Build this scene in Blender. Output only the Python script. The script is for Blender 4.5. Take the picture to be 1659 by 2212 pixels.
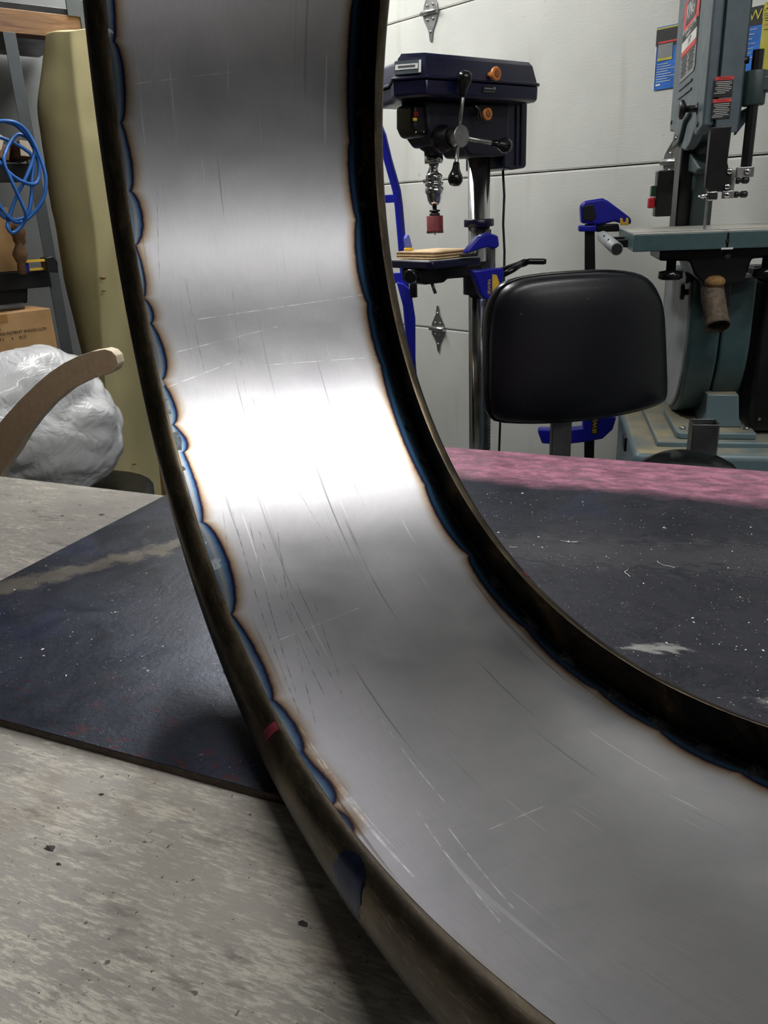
import bpy, bmesh, math, random
import numpy as np
from mathutils import Vector, Matrix
for o in list(bpy.data.objects): bpy.data.objects.remove(o)
SC = bpy.context.scene; COL = SC.collection
R = math.radians; PI = math.pi
random.seed(7)

# ------------------------------------------------------------------ camera
CZ = 1.25
PITCH, ROLL, FPX = R(20.8), R(2.6), 1720.0
cam_d = bpy.data.cameras.new('camera'); cam = bpy.data.objects.new('camera', cam_d); COL.objects.link(cam)
FW = Vector((0, math.cos(PITCH), -math.sin(PITCH))); UP = Vector((0, math.sin(PITCH), math.cos(PITCH))); RT = Vector((1, 0, 0))
RC = RT*math.cos(ROLL) - UP*math.sin(ROLL); UC = RT*math.sin(ROLL) + UP*math.cos(ROLL)
cam.matrix_world = Matrix((( RC.x, UC.x, -FW.x, 0), (RC.y, UC.y, -FW.y, 0), (RC.z, UC.z, -FW.z, CZ), (0, 0, 0, 1)))
cam_d.sensor_fit = 'VERTICAL'; cam_d.sensor_height = 24.0; cam_d.lens = 24.0*FPX/2212.0; cam_d.clip_start = 0.02
SC.camera = cam
# ------------------------------------------------------------------ world, exposure
w = bpy.data.worlds.new('world'); SC.world = w; w.use_nodes = True
w.node_tree.nodes['Background'].inputs[0].default_value = (0.8, 0.9, 1.0, 1); w.node_tree.nodes['Background'].inputs[1].default_value = 0.05
SC.view_settings.view_transform = 'Standard'; SC.view_settings.look = 'None'
SC.view_settings.exposure = 0.0; SC.view_settings.gamma = 1.0; SC.view_settings.use_curve_mapping = False
LAMP_POWER = 34.0
# the shop's room: M points at the garage door, D runs left along it
MV = Vector((0.761, 0.648, 0)).normalized(); DV = Vector((-MV.y, MV.x, 0))
ROOMROT = math.atan2(MV.y, MV.x)
def room(m, d, z=0): return MV*m + DV*d + Vector((0, 0, z))
# ceiling lamps: (m, d, angle, length) centre on the ceiling, in room axes; built by ceiling_lamp()
CEIL = 2.45
LAMPS = [((0.60, 0.56), R(24), 1.25, 0.14, 0.9), ((1.86, -1.20), R(24), 1.3, 0.18, 0.9), ((-0.44, 2.50), R(92), 1.6, 0.16, 1.3)]

def at(px, py, Y):
    v = FW + RC*((px-829.5)/FPX) - UC*((py-1106)/FPX); v = v*(Y/v.y); return Vector((v.x, v.y, v.z+CZ))

# ------------------------------------------------------------------ materials
def lin(c):
    return tuple((x/12.92 if x <= .04045 else ((x+.055)/1.055)**2.4) for x in c)
def hx(s): return lin(tuple(int(s[i:i+2], 16)/255 for i in (0, 2, 4)))
class NT:
    def __init__(s, name):
        s.m = bpy.data.materials.new(name); s.m.use_nodes = True; s.t = s.m.node_tree; s.n = s.t.nodes; s.b = s.n['Principled BSDF']
    def node(s, typ, **kw):
        n = s.n.new(typ)
        for k, v in kw.items(): setattr(n, k, v)
        return n
    def lk(s, a, b): s.t.links.new(a, b)
    def val(s, sock, v):
        if hasattr(v, 'default_value') or isinstance(v, bpy.types.NodeSocket): s.lk(v, sock)
        elif isinstance(v, tuple) and len(v) == 3 and sock.type == 'RGBA': sock.default_value = (*v, 1)
        else: sock.default_value = v
    def math(s, op, a, b=None, c=None, clamp=False):
        n = s.node('ShaderNodeMath', operation=op, use_clamp=clamp); s.val(n.inputs[0], a)
        if b is not None: s.val(n.inputs[1], b)
        if c is not None: s.val(n.inputs[2], c)
        return n.outputs[0]
    def mix(s, f, a, b, mode='MIX'):
        n = s.node('ShaderNodeMix', data_type='RGBA', blend_type=mode); s.val(n.inputs[0], f); s.val(n.inputs[6], a); s.val(n.inputs[7], b); return n.outputs[2]
    def ramp(s, f, stops, interp='LINEAR'):
        n = s.node('ShaderNodeValToRGB'); cr = n.color_ramp; cr.interpolation = interp
        while len(cr.elements) > 1: cr.elements.remove(cr.elements[-1])
        cr.elements[0].position = stops[0][0]; c = stops[0][1]; cr.elements[0].color = (*c, 1) if isinstance(c, tuple) else (c, c, c, 1)
        for p, c in stops[1:]:
            e = cr.elements.new(p); e.color = (*c, 1) if isinstance(c, tuple) else (c, c, c, 1)
        s.val(n.inputs[0], f); return n.outputs[0]
    def coord(s, kind='Object'):
        return s.node('ShaderNodeTexCoord').outputs[kind]
    def noise(s, vec, scale, detail=3, rough=.55, dist=0, sc=(1, 1, 1), rot=(0, 0, 0)):
        m = s.node('ShaderNodeMapping'); s.lk(vec, m.inputs[0]); m.inputs['Scale'].default_value = sc; m.inputs['Rotation'].default_value = rot
        n = s.node('ShaderNodeTexNoise'); s.lk(m.outputs[0], n.inputs['Vector']); n.inputs['Scale'].default_value = scale
        n.inputs['Detail'].default_value = detail; n.inputs['Roughness'].default_value = rough; n.inputs['Distortion'].default_value = dist
        return n.outputs[0]
    def bump(s, h, strength=.3, dist=.001, prev=None):
        n = s.node('ShaderNodeBump'); n.inputs['Strength'].default_value = strength; n.inputs['Distance'].default_value = dist; s.lk(h, n.inputs['Height'])
        if prev: s.lk(prev, n.inputs['Normal'])
        s.lk(n.outputs[0], s.b.inputs['Normal']); return n.outputs[0]
    def set(s, **kw):
        for k, v in kw.items(): s.val(s.b.inputs[k.replace('_', ' ')], v)
        return s.m
def paint(name, col, rough=.4, metal=0., var=.12, scale=30, bump=.05, spec=.5, coat=0):
    n = NT(name); c = n.coord(); v = n.noise(c, scale, 4)
    lo = tuple(x*(1-var) for x in col); hi = tuple(min(1, x*(1+var)) for x in col)
    n.val(n.b.inputs['Base Color'], n.ramp(v, [(.3, lo), (.7, hi)]))
    n.val(n.b.inputs['Roughness'], n.ramp(n.noise(c, scale*.4, 3), [(.3, max(.02, rough-.06)), (.7, min(1, rough+.08))]))
    if bump: n.bump(n.noise(c, scale*8, 3), bump, .0006)
    n.b.inputs['Metallic'].default_value = metal; n.b.inputs['Specular IOR Level'].default_value = spec; n.b.inputs['Coat Weight'].default_value = coat
    return n.m
M = {}
M['navy'] = paint('navy_paint', hx('0b0d2e'), .33, bump=.02)
M['darknavy'] = paint('dark_navy_paint', hx('080a1e'), .5, bump=.1, scale=60)
M['cobalt'] = paint('cobalt_paint', hx('1a22a8'), .4, bump=.02)
M['cobalt_plastic'] = paint('cobalt_plastic', hx('15189a'), .35, bump=.05)
M['lightblue'] = paint('pale_blue_plastic', hx('6a78d0'), .5)
M['black'] = paint('black_rubber', hx('0e0f11'), .5, bump=.1)
M['blackpaint'] = paint('black_enamel', hx('090a0b'), .38)
M['gloss'] = paint('black_knob_plastic', hx('121314'), .2, bump=0)
M['chrome'] = paint('polished_steel', (.6, .6, .6), .16, metal=1, var=.06)
M['steel'] = paint('worn_steel', (.42, .42, .41), .34, metal=1, var=.2, scale=60)
M['dullsteel'] = paint('dull_steel_tube', (.2, .2, .21), .45, metal=1, var=.25, scale=40)
M['alu'] = paint('grey_tube_paint', hx('8d9294'), .45)  # fence rail; also the painted-in light on the lower cover
M['machine'] = paint('grey_green_machine_paint', hx('4e5a60'), .42, scale=50, bump=.12)
M['machinedark'] = paint('dark_green_machine_paint', hx('2c3b3b'), .45, scale=50, bump=.1)
M['castblue'] = paint('blue_green_casting_paint', hx('3e5456'), .4, scale=60, bump=.1)
M['red'] = paint('red_plastic', hx('b01c2a'), .35)
M['redpaint'] = paint('dark_red_tool', hx('6e1c22'), .6, scale=90, var=.3, bump=.2)
M['yellow'] = paint('yellow_plastic', hx('e0b83c'), .45)
M['orange'] = paint('wooden_orange_knob', hx('c87c3c'), .45)
M['white'] = paint('white_print', hx('d0d0cc'), .6, bump=0)
M['grey'] = paint('grey_print', hx('7c8080'), .6, bump=0)
M['redprint'] = paint('red_print', hx('c43a35'), .5, bump=0)
M['blackprint'] = paint('black_print', hx('141414'), .5, bump=0)
M['slate'] = paint('slate_label', hx('2c3a40'), .45, bump=0)
M['blueprint'] = paint('blue_card_print', hx('1a63b8'), .45, scale=14, var=.3, bump=0)
M['yellowprint'] = paint('yellow_card_print', hx('b5ac3c'), .5, bump=0)
M['greenbtn'] = paint('dark_green_button', hx('20402c'), .35)
M['copper'] = paint('carved_reddish_wood', hx('8a5230'), .5, scale=80, var=.35)
M['shelfgrey'] = paint('grey_shelf_enamel', hx('44494b'), .5)
M['blueplastic'] = paint('blue_cord_jacket', hx('1f5da6'), .4, bump=0)
M['brownfiber'] = paint('brown_card_edge', hx('8a6d3e'), .8, scale=40)
M['dirtyport'] = paint('dusty_brown_port', hx('54483a'), .7, scale=120, var=.5, bump=.4)
M['sawdust'] = paint('brown_sawdust', hx('8a6a40'), .95, scale=200, var=.4, bump=.6)

def m_wall():
    n = NT('grey_white_door_skin'); c = n.coord()
    big = n.noise(c, 1.6, 4, .6); st = n.noise(c, 5, 5, .6, 1.0, sc=(1, 1, 6))
    col = n.mix(n.ramp(big, [(.35, 0.), (.7, 1.)]), hx('b4b6b0'), hx('c8c9c3'))
    spots = n.noise(c, 26, 2, .5); col = n.mix(n.ramp(spots, [(.72, 0.), (.78, .35)]), col, hx('7c7a6e'))
    drips = n.noise(c, 3.2, 3, .5, .4, sc=(3, 3, .5)); col = n.mix(n.ramp(drips, [(.56, 0.), (.75, .3)]), col, hx('8f8a78'))
    n.set(Base_Color=col, Roughness=.5); b = n.bump(n.noise(c, 40, 4, .6, 0, sc=(1, 1, 7)), .35, .0012); n.bump(st, .12, .002, b)
    return n.m
M['wall'] = m_wall()
M['plaster'] = paint('dull_grey_plaster', hx('6c6e6e'), .8, scale=6, bump=.1)
M['ceiling'] = paint('pale_ceiling_board', hx('bcbdbb'), .9, scale=5)
M['concrete'] = paint('grey_concrete', hx('5a5a58'), .7, scale=8, var=.25, bump=.2)
M['reflection_dark'] = paint('dark_reflection_paint', hx('3a3b3e'), .6, scale=6)  # for the unseen panels that darken the strip's reflection

def m_wood(name, a, b, sc=(1, 12, 12), scale=8, rough=.7):
    n = NT(name); c = n.coord()
    g = n.noise(c, scale, 5, .6, .8, sc=sc)
    n.set(Base_Color=n.ramp(g, [(.3, a), (.7, b)]), Roughness=rough); n.bump(g, .2, .001); return n.m
M['pine'] = m_wood('rough_pine', hx('52361f'), hx('80603e'))
M['pale_wood'] = m_wood('pale_wood_endgrain', hx('a89a84'), hx('cfc6b4'), sc=(3, 3, 3))
M['plyblock'] = m_wood('birch_ply', hx('c29f72'), hx('dfc7a0'))
M['mdf'] = m_wood('brown_hardboard', hx('b0957a'), hx('c2a888'), sc=(6, 6, 6), scale=20)
M['mdfedge'] = m_wood('pale_board_edge', hx('d8c8aa'), hx('e8dcc4'), sc=(4, 4, 4), scale=20)

def m_table():
    n = NT('worn_painted_plywood'); c = n.coord()
    fine = n.noise(c, 85, 6, .75, .3, sc=(1, 5.5, 1)); mid = n.noise(c, 20, 5, .7, .4, sc=(1, 4.5, 1)); big = n.noise(c, 2.6, 4, .6)
    base = n.mix(n.ramp(big, [(.35, 0.), (.65, 1.)]), hx('8a8680'), hx('a8a39a'))
    s = n.math('ADD', n.math('MULTIPLY', fine, .62), n.math('MULTIPLY', mid, .38))
    dens = n.noise(c, 3.5, 3, .6, .3); s = n.math('ADD', s, n.math('MULTIPLY', n.math('SUBTRACT', dens, .5), .22))
    col = n.mix(n.ramp(s, [(.50, 0.), (.60, .8)]), base, hx('cec8ba'))
    col = n.mix(n.ramp(n.noise(c, 22, 5, .7, 0, sc=(1, 3, 1)), [(.56, 0.), (.68, .55)]), col, hx('625c56'))
    patch = n.noise(c, 5.5, 4, .6, .5); col = n.mix(n.ramp(patch, [(.62, 0.), (.72, .35)]), col, hx('7c6450'))
    patch2 = n.noise(c, 7.5, 3, .6, .5, sc=(1, 2, 1)); col = n.mix(n.ramp(patch2, [(.64, 0.), (.7, .3)]), col, hx('5a646c'))
    sp = n.noise(c, 260, 2, .5); col = n.mix(n.ramp(sp, [(.70, 0.), (.735, .85)]), col, hx('2c2620'))
    sp2 = n.noise(c, 75, 3, .6); col = n.mix(n.ramp(sp2, [(.70, 0.), (.73, .8)]), col, hx('3a3028'))
    n.set(Base_Color=col, Roughness=n.ramp(s, [(.4, .38), (.6, .6)]))
    b = n.bump(s, .5, .0012); n.bump(n.noise(c, 220, 3), .15, .0006, b); return n.m
M['table'] = m_table()
def m_knot():
    return paint('dark_knot', hx('2a2420'), .6, scale=300, var=.5, bump=.3)
M['knot'] = m_knot()

def m_plate():
    n = NT('mill_scale_steel'); c = n.coord(); sep = n.node('ShaderNodeSeparateXYZ'); n.lk(c, sep.inputs[0]); X, Y = sep.outputs[0], sep.outputs[1]
    big = n.noise(c, 3.2, 5, .6, .6); mid = n.noise(c, 14, 5, .65, .8)
    col = n.mix(n.ramp(big, [(.35, 0.), (.68, 1.)]), hx('1a2130'), hx('323747'))
    right = n.math('ADD', n.math('MULTIPLY', X, 2.2), n.math('MULTIPLY', mid, .5)); rf = n.ramp(right, [(-.0, 0.), (1, 1.)])
    rsel = n.math('MULTIPLY', n.math('ADD', X, .33), 6, clamp=True)
    col = n.mix(n.math('MULTIPLY', rsel, .6), col, hx('46454a'))
    veins = n.noise(c, 9, 6, .75, 1.6); col = n.mix(n.ramp(veins, [(.475, 0.), (.5, .55), (.525, 0.)]), col, hx('151a24'))
    bl = n.noise(c, 6, 3, .5, 1, sc=(1, 1, 1)); col = n.mix(n.ramp(bl, [(.58, 0.), (.68, .35)]), col, hx('28345a'))
    # bare tan streak rubbed along the left side: distance from a line in the sheet's plane
    def streak(x0, y0, x1, y1, wdt, colr, strength, nz):
        nonlocal col
        L = math.hypot(x1-x0, y1-y0); ux, uy = (x1-x0)/L, (y1-y0)/L
        a = n.math('ADD', n.math('MULTIPLY', n.math('SUBTRACT', X, x0), ux), n.math('MULTIPLY', n.math('SUBTRACT', Y, y0), uy))
        b_ = n.math('ABSOLUTE', n.math('SUBTRACT', n.math('MULTIPLY', n.math('SUBTRACT', X, x0), -uy), n.math('MULTIPLY', n.math('SUBTRACT', Y, y0), -ux)))
        over = n.math('MAXIMUM', n.math('SUBTRACT', n.math('ABSOLUTE', n.math('SUBTRACT', a, L/2)), L/2), 0.)
        dd = n.math('DIVIDE', n.math('ADD', b_, n.math('MULTIPLY', over, .5)), wdt)
        f = n.math('SUBTRACT', n.math('ADD', 1.0, n.math('MULTIPLY', n.math('SUBTRACT', nz, .5), 4.5)), dd)
        col = n.mix(n.math('MULTIPLY', n.math('MULTIPLY', f, 1.6, clamp=True), strength), col, colr)
    nz1 = n.noise(c, 38, 5, .7, 0, sc=(1, 1, 1)); nz2 = n.noise(c, 55, 5, .7, 0, sc=(1, 3, 1))
    streak(-.70, .515, -.555, .722, .020, hx('8a8272'), .5, nz1)
    streak(-.045, .625, -.015, .634, .008, hx('b8b8b4'), .75, nz2)
    streak(.06, .575, .09, .58, .010, hx('a09c98'), .5, nz2)
    streak(-.2, .80, .1, .86, .05, hx('6a6a6e'), .35, nz2)
    # rust blotches at the near corner
    rn = n.noise(c, 48, 4, .6, .4, sc=(1, 3, 1)); rsp = n.math('MULTIPLY', n.ramp(rn, [(.58, 0.), (.63, .8)]), n.math('MULTIPLY', n.math('SUBTRACT', .46, Y), 9, clamp=True))
    col = n.mix(rsp, col, hx('4a1c20'))
    # pink layout paint along the far edge
    pk = n.math('ADD', n.math('SUBTRACT', Y, 1.012), n.math('MULTIPLY', n.math('SUBTRACT', n.noise(c, 16, 6, .75, .3, sc=(1, 2, 1)), .5), .07))
    pinkc = n.ramp(n.noise(c, 34, 6, .75, .3, sc=(1, 2, 1)), [(.35, hx('7a5462')), (.5, hx('a06c80')), (.62, hx('c4849e'))])
    pf = n.math('MULTIPLY', n.math('ADD', pk, .01), 26, clamp=True); col = n.mix(n.math('MULTIPLY', pf, .92), col, pinkc)
    gm = n.math('MULTIPLY', n.ramp(n.noise(c, 20, 4, .6, .2, sc=(1, 4, 1)), [(.52, 0.), (.66, .55)]), pf); col = n.mix(gm, col, hx('6d6467'))
    dust = n.noise(c, 420, 2, .5); dd = n.math('MULTIPLY', n.ramp(dust, [(.70, 0.), (.73, .9)]), n.ramp(mid, [(.4, .2), (.6, 1.)]))
    col = n.mix(dd, col, hx('a8a8a6'))
    n.set(Base_Color=col, Metallic=n.math('SUBTRACT', .55, n.math('MULTIPLY', pf, .5)), Roughness=n.ramp(mid, [(.35, .3), (.65, .44)]))
    b = n.bump(mid, .2, .0015); n.bump(n.noise(c, 170, 4, .7), .35, .0007, b); return n.m
M['plate'] = m_plate()
M['plateedge'] = paint('sheared_steel_edge', hx('4b4038'), .5, metal=.6, var=.4, scale=140, bump=.5)

def m_sheet():
    n = NT('brushed_sheet_steel'); uvn = n.node('ShaderNodeUVMap'); uvn.uv_map = 'UVMap'; uv = uvn.outputs[0]
    sep = n.node('ShaderNodeSeparateXYZ'); n.lk(uv, sep.inputs[0]); U, V = sep.outputs[0], sep.outputs[1]   # metres across / along
    at_ = n.node('ShaderNodeAttribute', attribute_name='blue_zone').outputs['Fac']; sd = n.node('ShaderNodeAttribute', attribute_name='soot_and_reflection').outputs['Fac']
    cloud = n.noise(uv, 9, 4, .6, .6); grain = n.noise(uv, 60, 5, .7, 0, sc=(14, .7, 1)); sp = n.noise(uv, 520, 3, .6)
    base = n.ramp(cloud, [(.3, (.40, .397, .417)), (.7, (.50, .495, .507))])
    base = n.mix(n.ramp(grain, [(.35, .35), (.5, 0.)]), base, (.36, .36, .37))
    smudge = n.noise(uv, 14, 3, .5, .5, sc=(1, 2, 1)); base = n.mix(n.ramp(smudge, [(.52, 0.), (.72, .3)]), base, (.36, .37, .38))
    # long rolling scratches in bundles
    for k, (sc, lo, hi, cc, st) in enumerate([((200, 3.0, 1), .665, .70, (.07, .07, .08), .6), ((150, 5.0, 1), .69, .72, (.95, .95, .95), .4)]):
        s_ = n.noise(uv, 1.0, 2, .5, .0, sc=sc, rot=(0, 0, .02-.03*k)); near = n.ramp(n.noise(uv, 7, 2, .5, 0, sc=(3, .6, 1)), [(.35, .4), (.6, 1.)])
        base = n.mix(n.math('MULTIPLY', n.ramp(s_, [(lo, 0.), (hi, st)]), near), base, cc)
    # single scratches: (v0, u0, v1, u1, half width, bright)
    S = [(.106, -.074, .12, .125, .00035, 1), (.075, -.1, .092, .007, .0003, 1), (.039, -.121, .062, -.038, .0003, 1), (.053, -.021, .049, .118, .00025, 1),
         (.321, -.103, .334, -.011, .00025, 1), (.229, -.093, .149, -.103, .0003, 0), (.145, -.032, -.052, -.047, .0002, 0), (.019, -.036, -.158, -.007, .0003, 0),
         (-.09, -.093, -.196, -.111, .0003, 0), (-.115, -.074, -.309, -.095, .0004, 0), (-.127, -.068, -.317, -.076, .0004, 0), (-.131, -.052, -.343, -.093, .00035, 0),
         (-.21, -.065, -.322, -.063, .0004, 0), (-.216, -.046, -.313, -.059, .0003, 0), (-.09, -.085, -.33, -.1, .0004, 0), (-.251, -.106, -.233, -.009, .00025, 1),
         (-.357, -.048, -.459, -.051, .0003, 1), (-.359, -.106, -.496, -.1, .0005, 1), (-.387, -.103, -.516, -.099, .0005, 1), (-.337, -.105, -.483, -.097, .0004, 1),
         (-.485, -.062, -.566, -.071, .0004, 1), (-.458, -.07, -.572, -.082, .0004, 1), (-.498, -.042, -.496, -.002, .0004, 1), (.148, -.078, .054, -.077, .0003, 0), (-.066, .038, -.123, .04, .0003, 0)]
    dk, br = None, None
    for (v0, u0, v1, u1, hw, b) in S:
        L = math.hypot(v1-v0, u1-u0); tu, tv = (u1-u0)/L, (v1-v0)/L
        du = n.math('SUBTRACT', U, u0); dv = n.math('SUBTRACT', V, v0)
        a = n.math('MULTIPLY_ADD', du, tu, n.math('MULTIPLY', dv, tv)); c_ = n.math('ABSOLUTE', n.math('MULTIPLY_ADD', du, tv, n.math('MULTIPLY', dv, -tu)))
        over = n.math('SUBTRACT', n.math('ABSOLUTE', n.math('SUBTRACT', a, L/2)), L/2)
        f = n.math('SUBTRACT', 1.6, n.math('DIVIDE', n.math('MAXIMUM', c_, over), hw), clamp=True)
        if b: br = f if br is None else n.math('MAXIMUM', br, f)
        else: dk = f if dk is None else n.math('MAXIMUM', dk, f)
    gate = n.ramp(n.noise(uv, 90, 4), [(.40, .0), (.62, .65)])
    base = n.mix(n.math('MULTIPLY', dk, gate), base, (.1, .1, .11)); base = n.mix(n.math('MULTIPLY', br, gate), base, (1., 1., 1.))
    # weld heat tint: 'heat' = 0 at the weld, 1 at the edge of the blued zone, 2 where the straw colour ends
    ht = n.math('ADD', at_, n.math('MULTIPLY', n.math('SUBTRACT', n.noise(uv, 120, 4, .7), .5), .16))
    h = n.math('MULTIPLY', ht, .5)
    tint = n.ramp(h, [(.0, hx('5a626c')), (.1, hx('6c8090')), (.2, hx('566878')), (.27, hx('827c78')), (.33, hx('667682')), (.38, hx('48627a')), (.44, hx('2c3c5c')), (.475, hx('161a36')), (.505, hx('2e2226')), (.54, hx('785a40')), (.61, hx('bfa27c')), (.75, hx('dccbb0')), (1., hx('ffffff'))])
    dtint = n.ramp(h, [(.0, hx('08090a')), (.15, hx('0b0e11')), (.28, hx('131e2a')), (.36, hx('24394a')), (.43, hx('1b2f46')), (.475, hx('101832')), (.505, hx('2e2226')), (.54, hx('785a40')), (.61, hx('bfa27c')), (.75, hx('dccbb0')), (1., hx('ffffff'))])  # Soot on the right edge, with a dark reflection painted in
    tt = n.mix(sd, tint, dtint)
    inz = n.math('LESS_THAN', h, .999)
    cover = n.ramp(h, [(.5, 1.), (.62, .85), (.8, .5), (1., 0.)])
    mul = n.mix(1.0, base, tt, 'MULTIPLY')
    zone = n.mix(n.ramp(h, [(.44, .25), (.52, .7), (.6, 1.)]), tt, mul)
    col = n.mix(cover, base, zone)
    aniso = .5
    rough = n.math('ADD', n.ramp(cloud, [(.3, .33), (.7, .40)]), n.math('MULTIPLY', sp, .04))
    n.set(Base_Color=col, Metallic=1.0, Roughness=rough, Anisotropic=aniso, Anisotropic_Rotation=0.0)
    tg = n.node('ShaderNodeTangent', direction_type='UV_MAP'); tg.uv_map = 'UVMap'; n.lk(tg.outputs[0], n.b.inputs['Tangent'])
    b = n.bump(grain, .05, .0004); n.bump(sp, .22, .0002, b); return n.m
M['sheet'] = m_sheet()

def m_tube():
    n = NT('oiled_black_steel_tube'); uvn = n.node('ShaderNodeUVMap'); uvn.uv_map = 'UVMap'; uv = uvn.outputs[0]
    a = n.noise(uv, 14, 5, .7, .4, sc=(3, 1, 1)); g = n.noise(uv, 50, 5, .7, 0, sc=(10, 1, 1))
    col = n.ramp(a, [(.3, hx('3c362e')), (.5, hx('554c3e')), (.72, hx('786c56'))])
    col = n.mix(n.ramp(g, [(.55, 0.), (.7, .5)]), col, hx('9a9186'))
    n.set(Base_Color=col, Metallic=.95, Roughness=n.ramp(a, [(.3, .28), (.7, .4)])); n.bump(g, .12, .0006); return n.m
M['tube'] = m_tube()
def m_inner():
    n = NT('dark_inner_tube_face'); c = n.coord(); a = n.noise(c, 11, 5, .65, .6); f = n.noise(c, 60, 4, .7)
    col = n.ramp(a, [(.44, hx('0b0a09')), (.56, hx('3c3222')), (.68, hx('6e5c38'))]); col = n.mix(n.ramp(f, [(.5, 0.), (.6, .6)]), col, hx('141210'))  # patches from near-black to brown
    n.set(Base_Color=col, Metallic=.9, Roughness=.38); n.bump(f, .4, .001); return n.m
M['innerwall'] = m_inner()
M['weld'] = paint('weld_metal', hx('9aa6ae'), .3, metal=1, var=.35, scale=500, bump=.8)
M['darkweld'] = paint('dark_weld_metal', hx('1a1a1c'), .3, metal=1, var=.4, scale=500, bump=.9)
M['redmark'] = paint('red_marker_ink', hx('54161f'), .45, var=.5, scale=120, bump=0)
M['blued'] = paint('blued_heat_spot', hx('26304a'), .3, metal=.9, var=.4, scale=100)
M['flake'] = paint('bright_metal_flake', (.8, .8, .78), .4, metal=.3)

def m_foam():
    n = NT('yellowed_foam'); c = n.coord()
    g = n.noise(c, 2.2, 3, .5, .5, sc=(2, 2, .6)); col = n.ramp(g, [(.3, hx('938c62')), (.7, hx('c0b688'))])
    n.set(Base_Color=col, Roughness=.75); n.bump(n.noise(c, 90, 4), .12, .001); return n.m
M['foam'] = m_foam()
def m_card():
    n = NT('corrugated_cardboard'); c = n.coord(); g = n.noise(c, 9, 4, .6)
    n.set(Base_Color=n.ramp(g, [(.3, hx('a07c50')), (.7, hx('bd9868'))]), Roughness=.8); n.bump(n.noise(c, 40, 3), .1, .001); return n.m
M['card'] = m_card()
M['tape'] = paint('brown_packing_tape', hx('a07840'), .3, bump=0)
def m_bag():
    n = NT('translucent_plastic_bag'); c = n.coord()
    v_ = n.noise(c, 4, 2, .6, 2.2); rg = n.math('ABSOLUTE', n.math('SUBTRACT', v_, .5)); v2 = n.noise(c, 11, 4, .6, 2.5); rg2 = n.math('ABSOLUTE', n.math('SUBTRACT', v2, .5))
    n.set(Base_Color=hx('eceef0'), Roughness=.2, Transmission_Weight=.25, IOR=1.4, Coat_Weight=.3); b = n.bump(rg, 1.0, .022); n.bump(rg2, .8, .008, b); return n.m
M['bag'] = m_bag()
def m_leather():
    n = NT('black_vinyl'); c = n.coord(); g = n.noise(c, 260, 3)
    sp = n.noise(c, 130, 2, .5)
    col = n.mix(n.ramp(sp, [(.76, 0.), (.79, .5)]), hx('080a12'), hx('8a8a8a'))
    n.set(Base_Color=col, Roughness=.36); n.bump(g, .2, .0006); return n.m
M['vinyl'] = m_leather()
def m_ptop():
    n = NT('bandsaw_machined_iron'); c = n.coord()
    g = n.noise(c, 30, 4, .6, 0, sc=(1, 8, 1)); n.set(Base_Color=n.ramp(g, [(.3, hx('a9a9a2')), (.7, hx('c4c2b8'))]), Roughness=.42, Metallic=.5); return n.m
M['iron'] = m_ptop()
def m_base():
    n = NT('saw_cabinet_paint'); c = n.coord(); s_ = n.node('ShaderNodeNewGeometry'); sp = n.node('ShaderNodeSeparateXYZ'); n.lk(s_.outputs['Normal'], sp.inputs[0])
    f = n.math('MULTIPLY', n.ramp(sp.outputs[2], [(.8, 0.), (.95, 1.)]), n.ramp(n.noise(c, 9, 4, .6), [(.35, .1), (.65, .8)]))
    n.set(Base_Color=n.mix(f, hx('5c7076'), hx('b09c72')), Roughness=.4); n.bump(n.noise(c, 200, 3), .12, .0008); return n.m
M['cab'] = m_base()
def m_emit(s):
    n = NT('fluorescent_diffuser'); n.b.inputs['Base Color'].default_value = (.9, .9, .9, 1)
    n.b.inputs['Emission Color'].default_value = (1, .99, .97, 1); n.b.inputs['Emission Strength'].default_value = s; return n.m

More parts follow.
